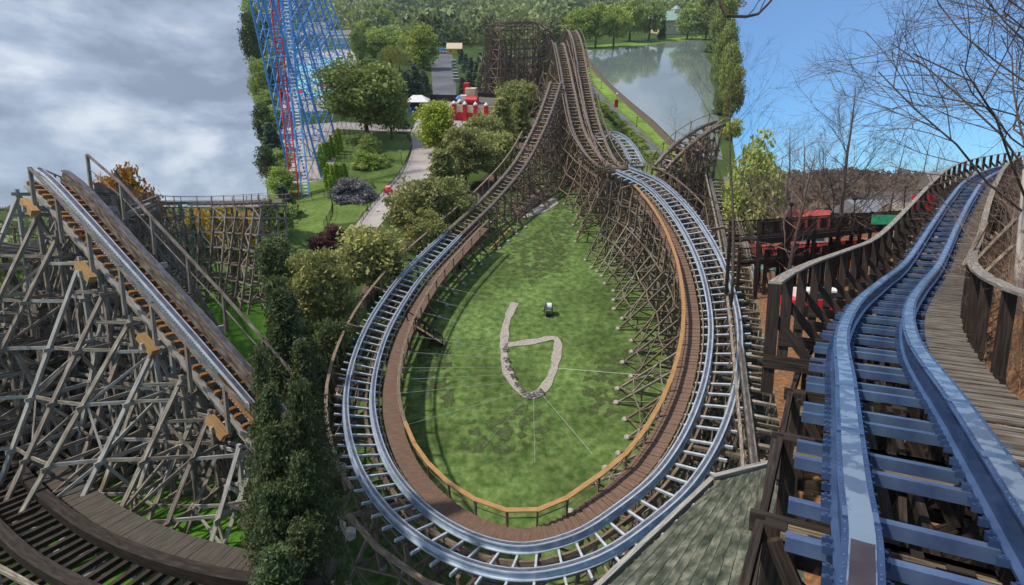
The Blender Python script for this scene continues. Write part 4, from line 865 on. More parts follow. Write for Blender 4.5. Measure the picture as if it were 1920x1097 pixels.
bg = [(795, 130, 44, 56, 'oval', L_LIGHT, 'tall bright green tree left of the service road'), (738, 142, 82, 58, 'willow', L_WIL, 'yellow weeping willow behind the big garden tree'), (708, 106, 62, 46, 'round', L_LIGHT, 'pale green rounded tree left of the weeping willow'),
      (724, 72, 14, 42, 'round', L_LIGHT, 'dome crowned light tree in the distance, right one of two'), (677, 66, 16, 42, 'round', L_LIGHT, 'dome crowned light tree in the distance, left one of two'), (758, 104, 50, 38, 'round', L_DEC, 'mid green tree between willow and bright tall tree'),
      (676, 120, 52, 30, 'oval', L_DEC, 'narrow green tree right of the pool'), (975, 60, 10, 60, 'round', L_DEC, 'broad green tree behind the far high turn'), (858, 84, 46, 30, 'round', L_LIGHT, 'green tree behind the yellow hut'), (830, 82, 54, 34, 'round', L_DEC, 'green tree left of the yellow hut'),
      (1082, 90, 14, 66, 'round', L_LIGHT, 'first large light green tree on the far lake shore'), (1116, 90, 8, 62, 'round', L_LIGHT, 'second large light green tree on the far lake shore'), (1150, 88, 10, 60, 'round', L_LIGHT, 'third large light green tree on the far lake shore'),
      (1180, 78, -6, 66, 'round', L_DEC, 'tall darker green tree behind the shore trees'), (1216, 76, 2, 56, 'round', L_DEC, 'drooping green tree left of the pavilion'), (1240, 74, 26, 20, 'fir', L_DARK, 'dark narrow fir in front of the pavilion'), (1288, 74, 8, 46, 'oval', L_DEC, 'slim loose green tree right of the pavilion'),
      (1035, 66, 18, 34, 'round', L_DARK, 'dark green tree between the far turn and shore trees')]
for k, (x, y, t, w, kd, mm, lab) in enumerate(bg): mtree('far_tree', lab, 'tree', x, y, t, w, kd, mm, k % 5, dens=1.1)
for k, (x, y, t, w) in enumerate([(1322, 74, -30, 46), (1345, 108, -10, 40), (1352, 150, 40, 36), (1358, 190, 80, 34), (1366, 232, 120, 34), (1350, 60, -60, 60)]):
    mtree('shore_tree', 'green tree at the right end of the lake', 'tree', x, y, t, w, 'oval', L_DEC, k % 4, group='trees at the right end of the lake', dens=1.5)
for k, (x, y, t, w) in enumerate([(490, 150, 20, 40), (497, 210, 110, 34), (505, 280, 190, 36), (492, 100, -10, 44), (512, 350, 270, 40), (520, 440, 370, 50), (530, 540, 440, 70)]):
    mtree('edge_tree', 'green tree at the left edge beyond the blue coaster', 'tree', x, y, t, w, 'oval', L_DEC if k % 2 else L_DARK, k % 4, group='trees left of the blue coaster')
hx = [(1116, 186), (1126, 196), (1136, 206), (1146, 216), (1153, 222), (1160, 229), (1168, 236), (1176, 244), (1184, 251), (1196, 262), (1208, 275), (1220, 288), (1228, 294)]
for k, (x, y) in enumerate(hx): mtree('hedge_shrub', 'loose green shrub in the hedge beside the lakeside path', 'shrub', x, y + 4, y - 14 + (k % 3) * 3, 18 + (k % 2) * 8, 'bush', L_LIGHT if k % 3 else L_DEC, k % 4, group='hedge beside the lakeside path')
rs = np.random.RandomState(21)
for k in range(16):
    y = [14, 26, 40, 58, 78, 100, 126, 155, 186, 220, 256, 294, 330, 368, 405, 445][k]; x = xb1(y) + rs.uniform(4, 20); mtree('edge_tree', 'green tree at the left edge beyond the blue coaster', 'tree', x, y, y - rs.uniform(40, 75), rs.uniform(36, 62), ['round', 'oval', 'fir'][k % 3], [L_DEC, L_LIGHT, L_FIR][k % 3], k % 4, group='trees left of the blue coaster', dens=1.2)
for k in range(0, 12, 2):
    y = [70, 84, 98, 114, 132, 150, 170, 192, 214, 238, 262, 290][k]; x = xb2(y) - rs.uniform(-2, 14); mtree('shore_tree', 'green tree at the right end of the lake', 'tree', x, y, y - rs.uniform(24, 44), rs.uniform(28, 44), ['round', 'oval', 'bush'][k % 3], [L_DEC, L_LIGHT, L_DARK][k % 3], k % 4, group='trees at the right end of the lake', dens=1.2)
# distant woods: nearest rows as trees of their own, the rest as one wood
rs = np.random.RandomState(4); pts = []; hs = []
def inside(x, y): return not (1090 < x < 1345 and y > 62)
cnt = 0
for k in range(420):
    Y = 210 + 330 * rs.rand() ** 1.3; X = rs.uniform(-.5, .42) * Y; x, y = proj_m((X, Y, 0))
    if not (xb1(y) + 12 < x < xb2(y) - 12) or y > 135 or y < 28: continue
    if 1080 < x and y > 60: continue
    if 535 < x < 670 and y > 62: continue
    if 895 < x < 1078 and y > 74: continue
    if 795 < x < 875 and y > 70: continue
    if 640 < x < 680 and 40 < y < 70: continue
    cnt += 1
    if cnt > 130: break
    h = rs.uniform(7, 15); kd = ['round', 'oval', 'fir', 'round'][k % 4]
    tree('woodland_tree', 'mixed green tree in the woods behind the park', 'tree', Vector((X, Y, 0)), h, h * rs.uniform(.6, .95) if kd != 'fir' else h*.45, kd, [L_DEC, L_LIGHT, L_DARK, L_DEC][k % 4] if kd != 'fir' else L_FIR, k % 4, FM, 'trees in the woods behind the park', dens=.6)
while len(pts) < 5200:
    Y = 300 + 1150 * rs.rand() ** .8; X = rs.uniform(-.52, .44) * Y; x, y = proj_m((X, Y, 0))
    if not (xb1(y) + 4 < x < xb2(y) - 4): continue
    if 1080 < x < 1340 and y > 60: continue
    if 535 < x < 670 and y > 66: continue
    if y > 90 or (640 < x < 680 and 40 < y < 68): continue
    pts.append((X, Y, 0)); hs.append(rs.uniform(8, 15) + Y * .004)
ii = [int(2.2 + 1.6 * math.sin(p[0] / 47.) * math.cos(p[1] / 83.) + rs.uniform(-.9, .9)) % 3 for p in pts]
for c_, (mm, lab) in enumerate(((L_WOOD3, 'dark green part of the hazy wood filling the far end of the park'), (L_WOOD, 'mid green part of the hazy wood filling the far end of the park'), (L_WOOD2, 'pale yellow green part of the hazy wood filling the far end of the park'))):
    wood_mass('distant_wood', lab, 'wood', [p for p, i in zip(pts, ii) if i == c_], [h * (1.25 if c_ != 1 else 1) for h, i in zip(hs, ii) if i == c_], mm, FM, per=60, ls=.11, wr=.5)
q = MB(); n = 40; rs2 = random.Random(9)
for j in range(n):
    x0 = -820 + 1640 * j / n; x1 = -820 + 1640 * (j + 1) / n
    f = lambda x: 46 + 16 * math.sin(x / 190.) + 9 * math.sin(x / 61. + 2)
    if x0 < -640 or x1 > 540: continue
    q.poly([(x0, 1430, -5), (x1, 1430, -5), (x1, 1560, f(x1)), (x0, 1560, f(x0))]); q.poly([(x0, 1560, f(x0)), (x1, 1560, f(x1)), (x1, 1900, -5), (x0, 1900, -5)])
q.top('far_hills', HILLM, None, None, FM, loc=(0, 0, 0), kind='structure')

# ================================================================== LEVEL GROUND, LEFT (old timber coaster)
GL = -12.0; GR = -6.0
def line_ground(xb, z, ys, fr_p=PITCH): return [G(xb(y), y, z) for y in ys]
EYEP = Vector((0, 0, 0))
B1 = [p for p in line_ground(xb1, GL, (396, 430, 520, 700, 1000, 1500))]
sheet('left_ground', [Vector((-1280, 1100, GL)), Vector((B1[0].x, B1[0].y, GL))] + B1[1:] + [Vector((-.4, 3, GL)), Vector((-60, -20, GL)), Vector((-1280, -20, GL))], GRASSL)
B2 = [p for p in line_ground(xb2, GR, (396, 430, 520, 700, 1000, 1500))]
# right ground rises to the right behind the fence
q = MB(); xs = [0, .02, .1, .25, .5, 1.0]; 
NR = 60; NC = 40; grid = []
for i in range(NR):
    D = 2.0 * (1.122 ** i); row = []
    # left limit of this row: boundary plane
    z0 = GR
    r0 = None
    y = 1500; lo_ = None
    # find boundary x at distance D (forward world y) on the ground plane
    best = None
    for yy in range(392, 3000, 2):
        g = G(xb2(yy), yy, GR)
        if g.y <= D: best = g; break
    bx = best.x if best else xb2(600) * 0
    for j in range(NC):
        x = bx + (D * 1.9 + 14) * (j / (NC - 1)) ** 1.3
        s = max(0, (x - (.76 * D + 2.8))); rise = min(8.0, s * .6) if D < 60 else 0
        far = max(0, min(1, (D - 160) / 300)); rise += far * (22 + 12 * math.sin(x / 90.) + 8 * math.sin(x / 37.)) * min(1, max(0, (x - bx) / (D * .1)))
        row.append((x, D, GR + rise))
    grid.append(row)
b = 0
for row in grid: q.v += row
for i in range(NR - 1):
    for j in range(NC - 1): q.f.append([i*NC + j, i*NC + j + 1, (i+1)*NC + j + 1, (i+1)*NC + j]); q.uv += [(0, 0), (1, 0), (1, 1), (0, 1)]
q.top('right_ground', LEAFG, None, None, FW, loc=(0, 0, 0), kind='structure', smooth=True)
# earth banks where the sloping park meets the lower ground on either side
def bank(name, xb, zl, ys):
    q = MB(); inv = FW.inverted() @ FM
    A = [inv @ M(xb(y), y, 0) for y in ys]; 
    for a, b_ in zip(A, A[1:]): q.poly([a, b_, Vector((b_.x, b_.y, min(b_.z, zl) - 30)), Vector((a.x, a.y, min(a.z, zl) - 30))])
    q.top(name, ROCK, None, None, FW, loc=(0, 0, 0), kind='structure')
bank('park_bank', xb1, GL, (3, 20, 60, 150, 300, 500, 700, 1000, 1400)); bank('park_bank', xb2, GR, (3, 20, 60, 150, 300, 500, 700, 1000, 1400))

EYW = Vector((0, 0, 0))
mainP = [V(98, 318, 24.5), V(120, 334, 24.2), V(148, 362, 23.8), V(190, 408, 23.3), V(246, 470, 22.8), V(320, 552, 22.2), V(398, 640, 21.6), V(474, 728, 21.1), V(545, 810, 20.8), V(590, 855, 21.5)]
mf = cr_path(mainP, .45, 0)
lt = thing('wooden_coaster_hill', 'big weathered timber coaster hill at the left with a pale riveted steel side rail dropping to the right', 'coaster hill', Vector((-16, 18, GL)), FW)
camside = 1 if mf[10][2].dot(Vector((0, -1, 0))) > 0 else -1
for sg in (-1, 1):
    f = off(mf, sg * .50, 0)
    r = MB().sweep(f, [(-.16, 0), (.16, 0), (.16, -.06), (.10, -.08), (.10, -.60), (-.10, -.60), (-.10, -.08), (-.16, -.06)]).build('rail', STEEL2 if sg == camside else GREYW, lt)
    MB().sweep(off(f, 0, .012), rect(.17, .03, .01)).build('running_plate', RUN, r)
    if sg == camside:
        bq = MB()
        for i, (p, t, s_, u) in enumerate(f[:-1]):
            for k in range(3):
                for z in (-.13, -.55): c = p + t * (.15 * k) + s_*camside*.10 + u*z; bq.beam(c - t*.022, c + t*.022, .05, .035)
        bq.build('rivets', DARKW, r)['kind'] = 'stuff'
lower = mf[int(len(mf)*.72):]; MB().sweep(off(lower, camside*.50 + camside*.115, -.10), rect(.02, .42)).build('timber_facing', ORANGEW, lt)
repeat(lt, 'tie', mf, lambda q: q.box((0, 0, -.77), 1.8, .10, .16), ORANGEW, 60, 'lower_ties', EYW)
MB().sweep(off(mf, -camside*.88, -.35), rect(.08, .30)).build('edge_board', ORANGEW, lt)
MB().sweep(off(mf, camside*.9, -.80), rect(.20, .10)).build('walk_board', SILVERW, lt)
MB().sweep(off(mf, camside*.8, -.94), rect(.10, .26)).build('stringer_beam', GREYW, lt)
MB().sweep(off(mf, -camside*.8, -.94), rect(.10, .26)).build('stringer_beam', GREYW, lt)
handrail(lt, mf[3:], camside * 1.35, -1.0, 1.6, GREYW, every=5, size=.14, cap=(.14, .08), midrail=False, jig=.03)
handrail(lt, mf, -camside * 1.5, -.55, 1.35, GREYW, every=6, size=.13, cap=(.11, .08), midrail=True)
q = MB(); q2 = MB()
for i in range(4, len(mf), 10):
    p, t, s_, u = mf[i]; sh = Vector((s_.x, s_.y, 0)).normalized()*camside
    q.beam(p + sh*1.75 - u*1.05, p - sh*1.9 - u*1.05, .12, .26); e = p + sh*1.5 - u*.98; MB().beam(e - t*.5, e + t*.5, .30, .30).build('splice_block', NEWW, lt)
    q.build('outrigger_beam', SILVERW, lt); q = MB()
trestle(lt, mf, GL, 4, GREYW, posts=(-1.25, -.3, .6, 1.25), batter=((camside*1.25, camside*5.5, .97), (camside*.6, camside*3.0, .75), (-camside*1.25, -camside*4.5, .97)), level=1.75, size=.14, ztop=-1.0, jitter=.2, foot=True, lm=SILVERW)
# second and third frames behind, making the thick lattice
def ltrestle(name, label, pts, posts, batter, m=GREYW, every=5, lev=2.0, size=.16, bnk=0, tied=True, hr=True, rail='grey', step=.5, skipx=0.0, gnd=GL):
    f = cr_path(pts, step, bnk); r = thing(name, label, 'coaster track', Vector((pts[0].x, pts[0].y, gnd)), FW)
    if rail: rails(r, f, 1.4, rail)
    if tied: repeat(r, 'tie', f[::2], lambda q: q.box((0, 0, -.5), 2.6, .18, .14), m, 60, 'rear_ties', EYW)
    trestle(r, f, gnd, every, m, posts=posts, batter=batter, level=lev, size=size, ztop=-.65, jitter=.12, foot=False, skipx=skipx)
    if hr:
        for sg in (-1, 1): handrail(r, f, sg*1.5, -.5, 1.15, m, every=5, size=.09, cap=(.1, .05), midrail=True)
    return r, f
ltrestle('wooden_coaster_track', 'weathered timber coaster run hidden behind the big hill at the left edge', [V(-120, 440, 24), V(-20, 455, 24), V(90, 470, 25), V(190, 500, 27), V(280, 540, 30)], (-1.3, 0, 1.3), ((-1.3, -4, .95), (1.3, 4, .95)), every=4)
ltrestle('wooden_coaster_track', 'lower timber run of the lattice deep behind the big hill', [V(-160, 560, 20), V(-80, 580, 21), V(0, 592, 22.5), V(90, 596, 25), V(160, 590, 28)], (-1.3, 0, 1.3), ((-1.3, -3, .95), (1.3, 3, .95)), every=4)
ltrestle('wooden_coaster_track', 'dark timber run far back in the lattice at left, under the skyline', [V(60, 452, 33), V(160, 425, 34), V(230, 392, 37), V(262, 380, 44)], (-1.3, 0, 1.3), ((-1.3, -4, .95), (1.3, 4, .95)), every=4)
# the far level curve on the skyline
ltrestle('wooden_coaster_track', 'level timber coaster curve on the skyline in front of golden trees', [V(150, 342, 27), V(172, 352, 33), V(196, 362, 42), V(240, 374, 56), V(310, 378, 68), V(400, 378, 70), V(470, 376, 66), V(520, 374, 60)], (-1.3, 1.3), ((1.3, 2.5, .96),), every=5, lev=1.9, size=.2, step=.55, rail='grey', skipx=.7)
# low curved track in the bottom left
lowp = [G(-60, 620, -9.8), G(-52, 690, -9.8), G(-40, 790, -9.8), G(-10, 890, -9.8), G(75, 985, -9.8), G(195, 1055, -9.8), G(350, 1105, -9.8), G(500, 1128, -9.8), G(600, 1135, -9.8)]
lo = thing('wooden_coaster_track', 'dark low curved timber track with a plank walkway in the bottom left corner', 'coaster track', Vector((lowp[3].x, lowp[3].y, GL)), FW)
lf_ = cr_path(lowp, .5, 6); cen = Vector((-6, 26, 0)); inn2 = 1 if (cen - lf_[20][0]).dot(lf_[20][2]) > 0 else -1
for sg in (-1, 1): MB().sweep(off(lf_, sg*.7, 0), rect(.34, .36)).build('rail', DARKW, lo); 
repeat(lo, 'tie', lf_, lambda q: q.box((0, 0, -.52), 2.8, .16, .15), DARKW, 60, 'rear_ties', EYW)
walkway(lo, lf_, inn2*1.1, inn2*1.95, -.35, mat('dark_grey_deck', (.03, .023, .018), (.10, .083, .066), scale=3, rough=.85, coords='UV', stretch=(.5, 9, 1)), plank=.25)
handrail(lo, lf_, -inn2*1.7, -.4, 1.1, GREYW, every=4, size=.14, cap=(.14, .08), midrail=True)
trestle(lo, lf_, GL, 5, GREYW, posts=(-1.2, 1.2), batter=(), level=1.2, size=.17, ztop=-.55, foot=True)
q = MB()
P = G(330, 716, GL + .15); Pb = G(400, 778, GL + .15); q.beam(P, Pb, .5, .3); q.top('concrete_kerb', CONC, 'long pale concrete strip lying on the grass under the big timber hill', 'kerb', FW)
L_CON = leafm('needles_deep_green', (0.055, 0.078, 0.03), (0.16, 0.195, 0.08))
# golden trees, conifers, woods behind
def wtree(name, label, cat, bx, D, ty, wpx, kind, m, seed=0, group=None, dens=1.0, g=GL):
    r = ray(bx, 548.5, PITCH); base = Vector((r.x * D, 0, g))
    # forward ground distance with that depth: depth = y cos p - z sin p
    yy = (D + g * math.sin(PITCH)) / math.cos(PITCH); base.y = yy
    k = (548.5 - ty) / FOC; zt = (k * D - yy * math.sin(PITCH)) / math.cos(PITCH); h = max(.5, zt - g)
    return tree(name, label, cat, base, h, wpx * D / FOC, kind, m, seed, FW, group, dens)
wtree('autumn_tree', 'orange gold autumn tree rising highest behind the skyline curve', 'tree', 262, 84, 322, 90, 'round', L_ORNG, 2, dens=1.5)
wtree('autumn_tree', 'thin orange tree top left of the highest autumn tree', 'tree', 212, 86, 330, 40, 'oval', L_ORNG, 3, dens=1.0)
for k, (x, t, w) in enumerate([(255, 400, 70), (300, 388, 70), (385, 392, 60), (415, 386, 66), (450, 392, 62), (478, 396, 60), (325, 400, 60), (500, 400, 60)]):
    wtree('autumn_tree', 'golden yellow autumn tree seen through the skyline trestle', 'tree', x, 88 + k % 3 * 4, t, w, 'round', L_GOLD, k % 4, 'golden trees behind the trestle', 1.3)
for k, (x, t, w) in enumerate([(352, 378, 34), (372, 384, 30), (390, 420, 26), (345, 430, 30), (238, 425, 30), (440, 440, 26)]):
    wtree('spruce_tree', 'dark spruce among the golden trees behind the trestle', 'spruce', x, 84, t, w, 'fir', L_FIR, k % 3, 'spruces behind the trestle')
for k, (x, D, t, w) in enumerate([(550, 24, 520, 170), (515, 19, 620, 110), (585, 21, 610, 130), (530, 18, 690, 140), (585, 17.5, 700, 130), (540, 16.5, 775, 170), (582, 16, 830, 150), (530, 15.5, 890, 165), (578, 15, 960, 160), (535, 14, 1000, 180)]):
    wtree('dark_conifer', 'tall dark green conifer between the timber hill and the loop', 'conifer', x, D, t, w, 'fir' if t < 700 else 'pine', L_CON, k % 4, 'dark conifers beside the timber hill', 1.8)
rs = np.random.RandomState(8); pts = []; hs = []
for k in range(1500):
    D = 130 + 700 * rs.rand(); X = -D * rs.uniform(.46, 1.25); pts.append((X, D, GL)); hs.append(rs.uniform(8, 13))
wood_mass('distant_wood', 'far green and brown tree line on the horizon left of the timber hill', 'wood', pts, hs, L_WOOD, FW, per=40, ls=.14)
for k, (x, t) in enumerate([(20, 470), (60, 440), (130, 430), (-10, 480), (100, 455)]):
    wtree('field_tree', 'low green tree in the field behind the left lattice', 'tree', x, 60 + k*5, t, 60, 'round', L_DEC, k % 4, 'trees in the left field', .8)

# ================================================================== LEVEL GROUND, RIGHT (blue railed track)
rp = [V(1880, 1290, 2.55), V(1812, 1053, 3.5), V(1757, 917, 4.35), V(1688, 738, 6.7), V(1644, 625, 10.6), V(1658, 566, 14.6), V(1693, 527, 18.6), V(1733, 487, 23.5), V(1774, 416, 31), V(1803, 369, 37), V(1832, 335, 43), V(1882, 313, 50), V(1955, 300, 57), V(2025, 300, 63)]
rf = cr_path(rp, .22, 0)
rt = thing('steel_railed_track', 'blue steel railed coaster track running away from the camera and climbing to the right', 'coaster track', Vector((rp[3].x, rp[3].y, GR)), FW)
for sg in (-1, 1):
    f = off(rf, sg*.575, 0)
    r = MB().sweep(f, [(-.125, 0), (.125, 0), (.125, -.022), (.095, -.03), (.095, -.32), (.15, -.34), (.15, -.37), (-.15, -.37), (-.15, -.34), (-.095, -.32), (-.095, -.03), (-.125, -.022)]).build('rail', BLUEST, rt)
    MB().sweep(off(f, 0, .008), rect(.16, .016, .008)).build('running_plate', LBLUEST, r)
    near = [x for x in f if x[0].length < 5.6]
    MB().sweep(off(near[:max(4, int(len(near)*.62))] if sg < 0 else near, 0, .020), rect(.14, .010, .004)).build('worn_plate', RUNB, r)
    q = MB()
    for x in f:
        if x[0].length > 13: break
        p, t, s_, u = x
        for a in (0, .11):
            for w in (-.103, .103): q.lathe(p + t*a + s_*w, [(.009, 0), (.008, .006), (.003, .009)], 6)
    q.build('flange_bolts', TIEST, r)['kind'] = 'stuff'
    q = MB()
    for i, (p, t, s_, u) in enumerate(f):
        if p.length > 16: break
        for sd2 in (-1, 1):
            q.beam(p + s_*sd2*.15 - u*.35, p + s_*sd2*.22 - u*.35, .07, .04, up=t); q.beam(p + s_*sd2*.185 - u*.38, p + s_*sd2*.185 - u*.30, .022, .022, up=t)
            q.beam(p + s_*sd2*.095 - u*.06 + t*.1, p + s_*sd2*.102 - u*.06 + t*.1, .02, .02, up=t)
    q.build('clip_bolts', BLUEST, r)['kind'] = 'stuff'
ties = [rf[i] for i in range(0, len(rf), 1) if i % 7 in (0, 2)]
def tie_(q):
    q.box((0, 0, -.395), 2.1, .085, .012); q.box((0, -.0365, -.50), 2.1, .012, .105); q.box((0, 0, -.512), 2.1, .085, .012)
repeat(rt, 'tie', ties, tie_, TIEST, 100, 'far_ties', EYW)
for sg in (-1, 1):
    for i in range(6, 90, 8):
        p, t, s_, u = rf[i]; c = p + s_*sg*.575 + u*.010; MB().beam(c - t*.07, c + t*.07, .235, .012, up=u).build('splice_plate', TIEST, rt)
q = MB()
for sg in (-.62, .62): q.sweep(off(rf[::4], sg, -.50), rect(.14, .30, -.02))
q.build('stringer_beams', DARKW, rt)
trestle(rt, rf, GR, 11, DARKW, posts=(-1.15, -.3, .3, 1.15), batter=((1.15, 1.6, .9),), level=1.4, size=.20, ztop=-.85, foot=False, gfun=lambda p: GR + (0 if p.y < 18 else min(4, (p.y - 18) * .25)))
# cross planks under the track seen between the ties
q = MB()
for i in range(2, len(rf), 9):
    p, t, s_, u = rf[i]; q.beam(p - s_*1.1 - u*.9, p + s_*2.0 - u*.9, .3, .06)
q.build('cross_planks', NEWW if False else BROWNW, rt)
# left guard fence with heavy posts, inside right walkway and fence
CAPW = wood('weathered_cap', (0.10, 0.085, 0.07), (0.40, 0.37, 0.33), (0.24, 0.21, 0.18))
def guard(fr, o, every, h, sg, label, plank=(.22, .06), cap=(.24, .05), brace=True, capm=None, drop=1.2):
    r = thing('guard_fence', label, 'fence', fr[0][0] + fr[0][2]*o - Vector((0, 0, 1)), FW); Z = Vector((0, 0, 1)); pts = []
    for i in range(0, len(fr), every):
        p, t, s_, u = fr[i]; b_ = p + s_*o; sh = s_*sg; pts.append(b_ + Z*h)
        q = MB().beam(b_ - Z*drop, b_ + Z*(h - .03), plank[0], plank[1], up=t); 
        if brace: q.beam(b_ - sh*.75 - Z*.55 + t*.06, b_ + Z*(h*.35) + t*.06, plank[1]*.9, plank[0]*.8, up=Z)
        q.beam(b_ - sh*.9 - Z*.55 - t*.06, b_ + sh*.1 - Z*.55 - t*.06, .06, .26)
        if len(r.children) < 95: q.build('post', DARKW, r)
    q = MB()
    for a, b_ in zip(pts, pts[1:]): q.beam(a, b_ + (b_ - a).normalized()*.02, cap[0], cap[1])
    q.build('cap_rail', capm or CAPW, r); return r
i0 = next(i for i, f in enumerate(rf) if f[0].y > 9.2)
guard(rf[i0:], -1.75, 10, 1.0, -1, 'heavy dark timber guard fence with a grey cap along the left of the blue track')
i1 = next(i for i, f in enumerate(rf) if f[0].y > 1.9)
guard(rf[i1:], 1.75, 10, 1.1, 1, 'dark timber fence with pale grey cap along the walkway right of the blue track', plank=(.2, .06), brace=False, drop=.6)
i2 = 0; wf = rf[i2:]
wr = thing('plank_walkway', 'grey plank walkway with open gaps along the right side of the blue track', 'walkway', wf[0][0] + wf[0][2]*1.3 - Vector((0, 0, 1)), FW); q = MB(); q3 = MB()
for i, (p, t, s_, u) in enumerate(cr_path(rp, .30, 0)[:200]):
    c = p; z = -.40 + rnd(-.008, .008)
    q.beam(c + s_*.92 + u*z, c + s_*(1.66 + rnd(-.02, .03)) + u*z, .155, .06)
q.build('planks', mat('dull_plank', (.05, .04, .032), (.26, .23, .19), scale=3, rough=.85, coords='UV', stretch=(.5, 9, 1), c3=(.13, .11, .09), bump=.3), wr)
for o_ in (1.05, 1.58): q3.sweep(off(wf[:270:3], o_, -.42), rect(.06, .18))
q3.build('joists', DARKW, wr)
# footbridge with pickets
def bridge(label, A, B_, h=1.15, w=2.2, n=90, roof=False):
    r = thing('footbridge', label, 'footbridge', A - Vector((0, 0, 3)), FW); Z = Vector((0, 0, 1)); d = (B_ - A).normalized(); s_ = d.cross(Z).normalized(); Ln = (B_ - A).length
    MB().beam(A, B_, w, .14).build('deck', DARKW, r)
    for sg in (-1, 1):
        q = MB(); o_ = s_*sg*w/2
        q.beam(A + o_ + Z*h, B_ + o_ + Z*h, .12, .07); q.beam(A + o_ + Z*.15, B_ + o_ + Z*.15, .06, .08); q.beam(A + o_ - Z*.15, B_ + o_ - Z*.15, .06, .3)
        q.build('handrail', SILVERW if sg < 0 and False else DARKW, r); q = MB(); m_ = int(Ln / .16)
        for k in range(m_): c = A.lerp(B_, k / m_) + o_; q.beam(c + Z*.15, c + Z*h, .04, .04)
        q.build('balusters', DARKW, r)
    for k in range(9):
        c = A.lerp(B_, k / 8)
        for sg in (-1, 1): MB().beam(c + s_*sg*w/2 - Z*(c.z - GR), c + s_*sg*w/2 + Z*(h + .1), .2, .2).build('post', DARKW, r)
bridge('long dark wooden footbridge with picket railings crossing behind the guard fence', V(1395, 449, 36), V(1722, 418, 50))
bridge('lower wooden footbridge running under the longer one', V(1410, 492, 38), V(1668, 470, 46), h=.9)
for k, (x, y, D, t) in enumerate([(1484, 470, 37, 384), (1603, 440, 42, 374), (1698, 400, 46, 352)]):
    P = V(x, y, D); P.z = GR; Pt = V(x, t, D); r = thing('path_light', ['black path light on the footbridge, left one', 'black path light on the footbridge, middle one', 'black path light on the footbridge, right one'][k], 'lamp', P, FW)
    MB().tube([P, Pt], .045, 6).build('post', BLACKP, r); MB().lathe(Pt - Vector((0, 0, .1)), [(.05, 0), (.16, .08), (.18, .22), (.05, .3)], 8).build('lamp_head', BLACKP, r)
# buildings in the valley
def at(x, D, z): 
    r = ray(x, 548.5, PITCH); return Vector((r.x * D, D, z))
DRED = mat('faded_red_roof', (.42, .07, .06), (.34, .05, .045), scale=2, rough=.6)
house('red_roofed_building', 'teal walled building with bright red metal roof under the bare trees', at(1455, 60, GR), 9, 8, 3.4, 2.4, TEAL, DRED, -.5, FW, wins=3)
house('red_roofed_building', 'smaller low red roof in front of the teal building', at(1468, 52, GR), 6.5, 5, 1.6, 1.2, TEAL, DRED, -.3, FW, wins=2)
house('grey_roofed_hall', 'wide grey roofed hall in the valley behind the tall bare tree', at(1695, 150, GR), 24, 14, 4.5, 6, mat('tan_wall', (.30, .24, .17), (.26, .20, .14)), mat('dark_grey_roof', (.085, .08, .08), (.13, .125, .12)), -.1, FW, wins=8)
house('blue_pavilion', 'blue and white framed pavilion in the middle distance', at(1628, 92, GR), 9, 8, 5.2, 2.2, BLUEST, mat('slate_roof', (.16, .17, .19), (.22, .23, .25)), .1, FW, wins=4)
house('brown_shed', 'brown roofed sheds behind the footbridge', at(1570, 84, GR), 16, 7, 3.2, 1.6, CREAM, mat('rust_brown_roof', (.40, .20, .12), (.32, .16, .09)), .1, FW, wins=3)
house('tan_roofed_house', 'tan roofed house right of the grey hall', at(1748, 78, GR), 12, 9, 4.2, 2.6, CREAM, mat('tan_roof', (.34, .30, .23), (.28, .25, .19)), -.2, FW, wins=3)
house('metal_roofed_station', 'grey ribbed metal roof rising behind the climbing fence', V(1780, 350, 50) - Vector((0, 0, 2)), 3.2, 4, 1.8, 1.6, SILVERW, GREYR, -.35, FW, wins=0)
MB().box(V(1730, 384, 38) - Vector((0, 0, .6)), 1.2, .6, 1.3).top('red_notice_box', REDP, 'small red box seen just left of the climbing fence posts', 'box', FW)
MB().box(at(1655, 40, -1.2), 1.9, .15, .7, -.2).top('green_banner', mat('green_banner', (.02, .30, .14), (.03, .38, .2)), 'green banner hanging on the footbridge railing', 'banner', FW)
for k, (x, D) in enumerate([(1590, 60), (1600, 60.4)]):
    P = at(x, D, GR); q = MB().box(P, 3, 2.4, 2.6, .2*k).box(P + Vector((0, -1.5, 0)), 1.2, .8, 1.4)
    q.top('orange_tent', ORG, ['orange playground tent behind the footbridge, left half', 'orange playground tent behind the footbridge, right half'][k], 'tent', FW)
P = at(1550, 30, GR); r = thing('parked_car', 'red and white car glimpsed between the posts of the guard fence', 'car', P, FW)
MB().box(P + Vector((0, 0, .35)), 4.2, 1.8, .6).build('body', REDP, r); MB().box(P + Vector((-.2, 0, .95)), 2.3, 1.6, .5).build('cabin', WHITEP, r)
MB().box(P + Vector((-.2, -.81, 1.02)), 2.0, .04, .34).build('side_window', GLASSM, r)
for sx in (-1.3, 1.3):
    for sy in (-.85, .85): MB().tube([P + Vector((sx, sy - .1, .34)), P + Vector((sx, sy + .1, .34))], .34, 12).build('wheel', BLACKP, r)
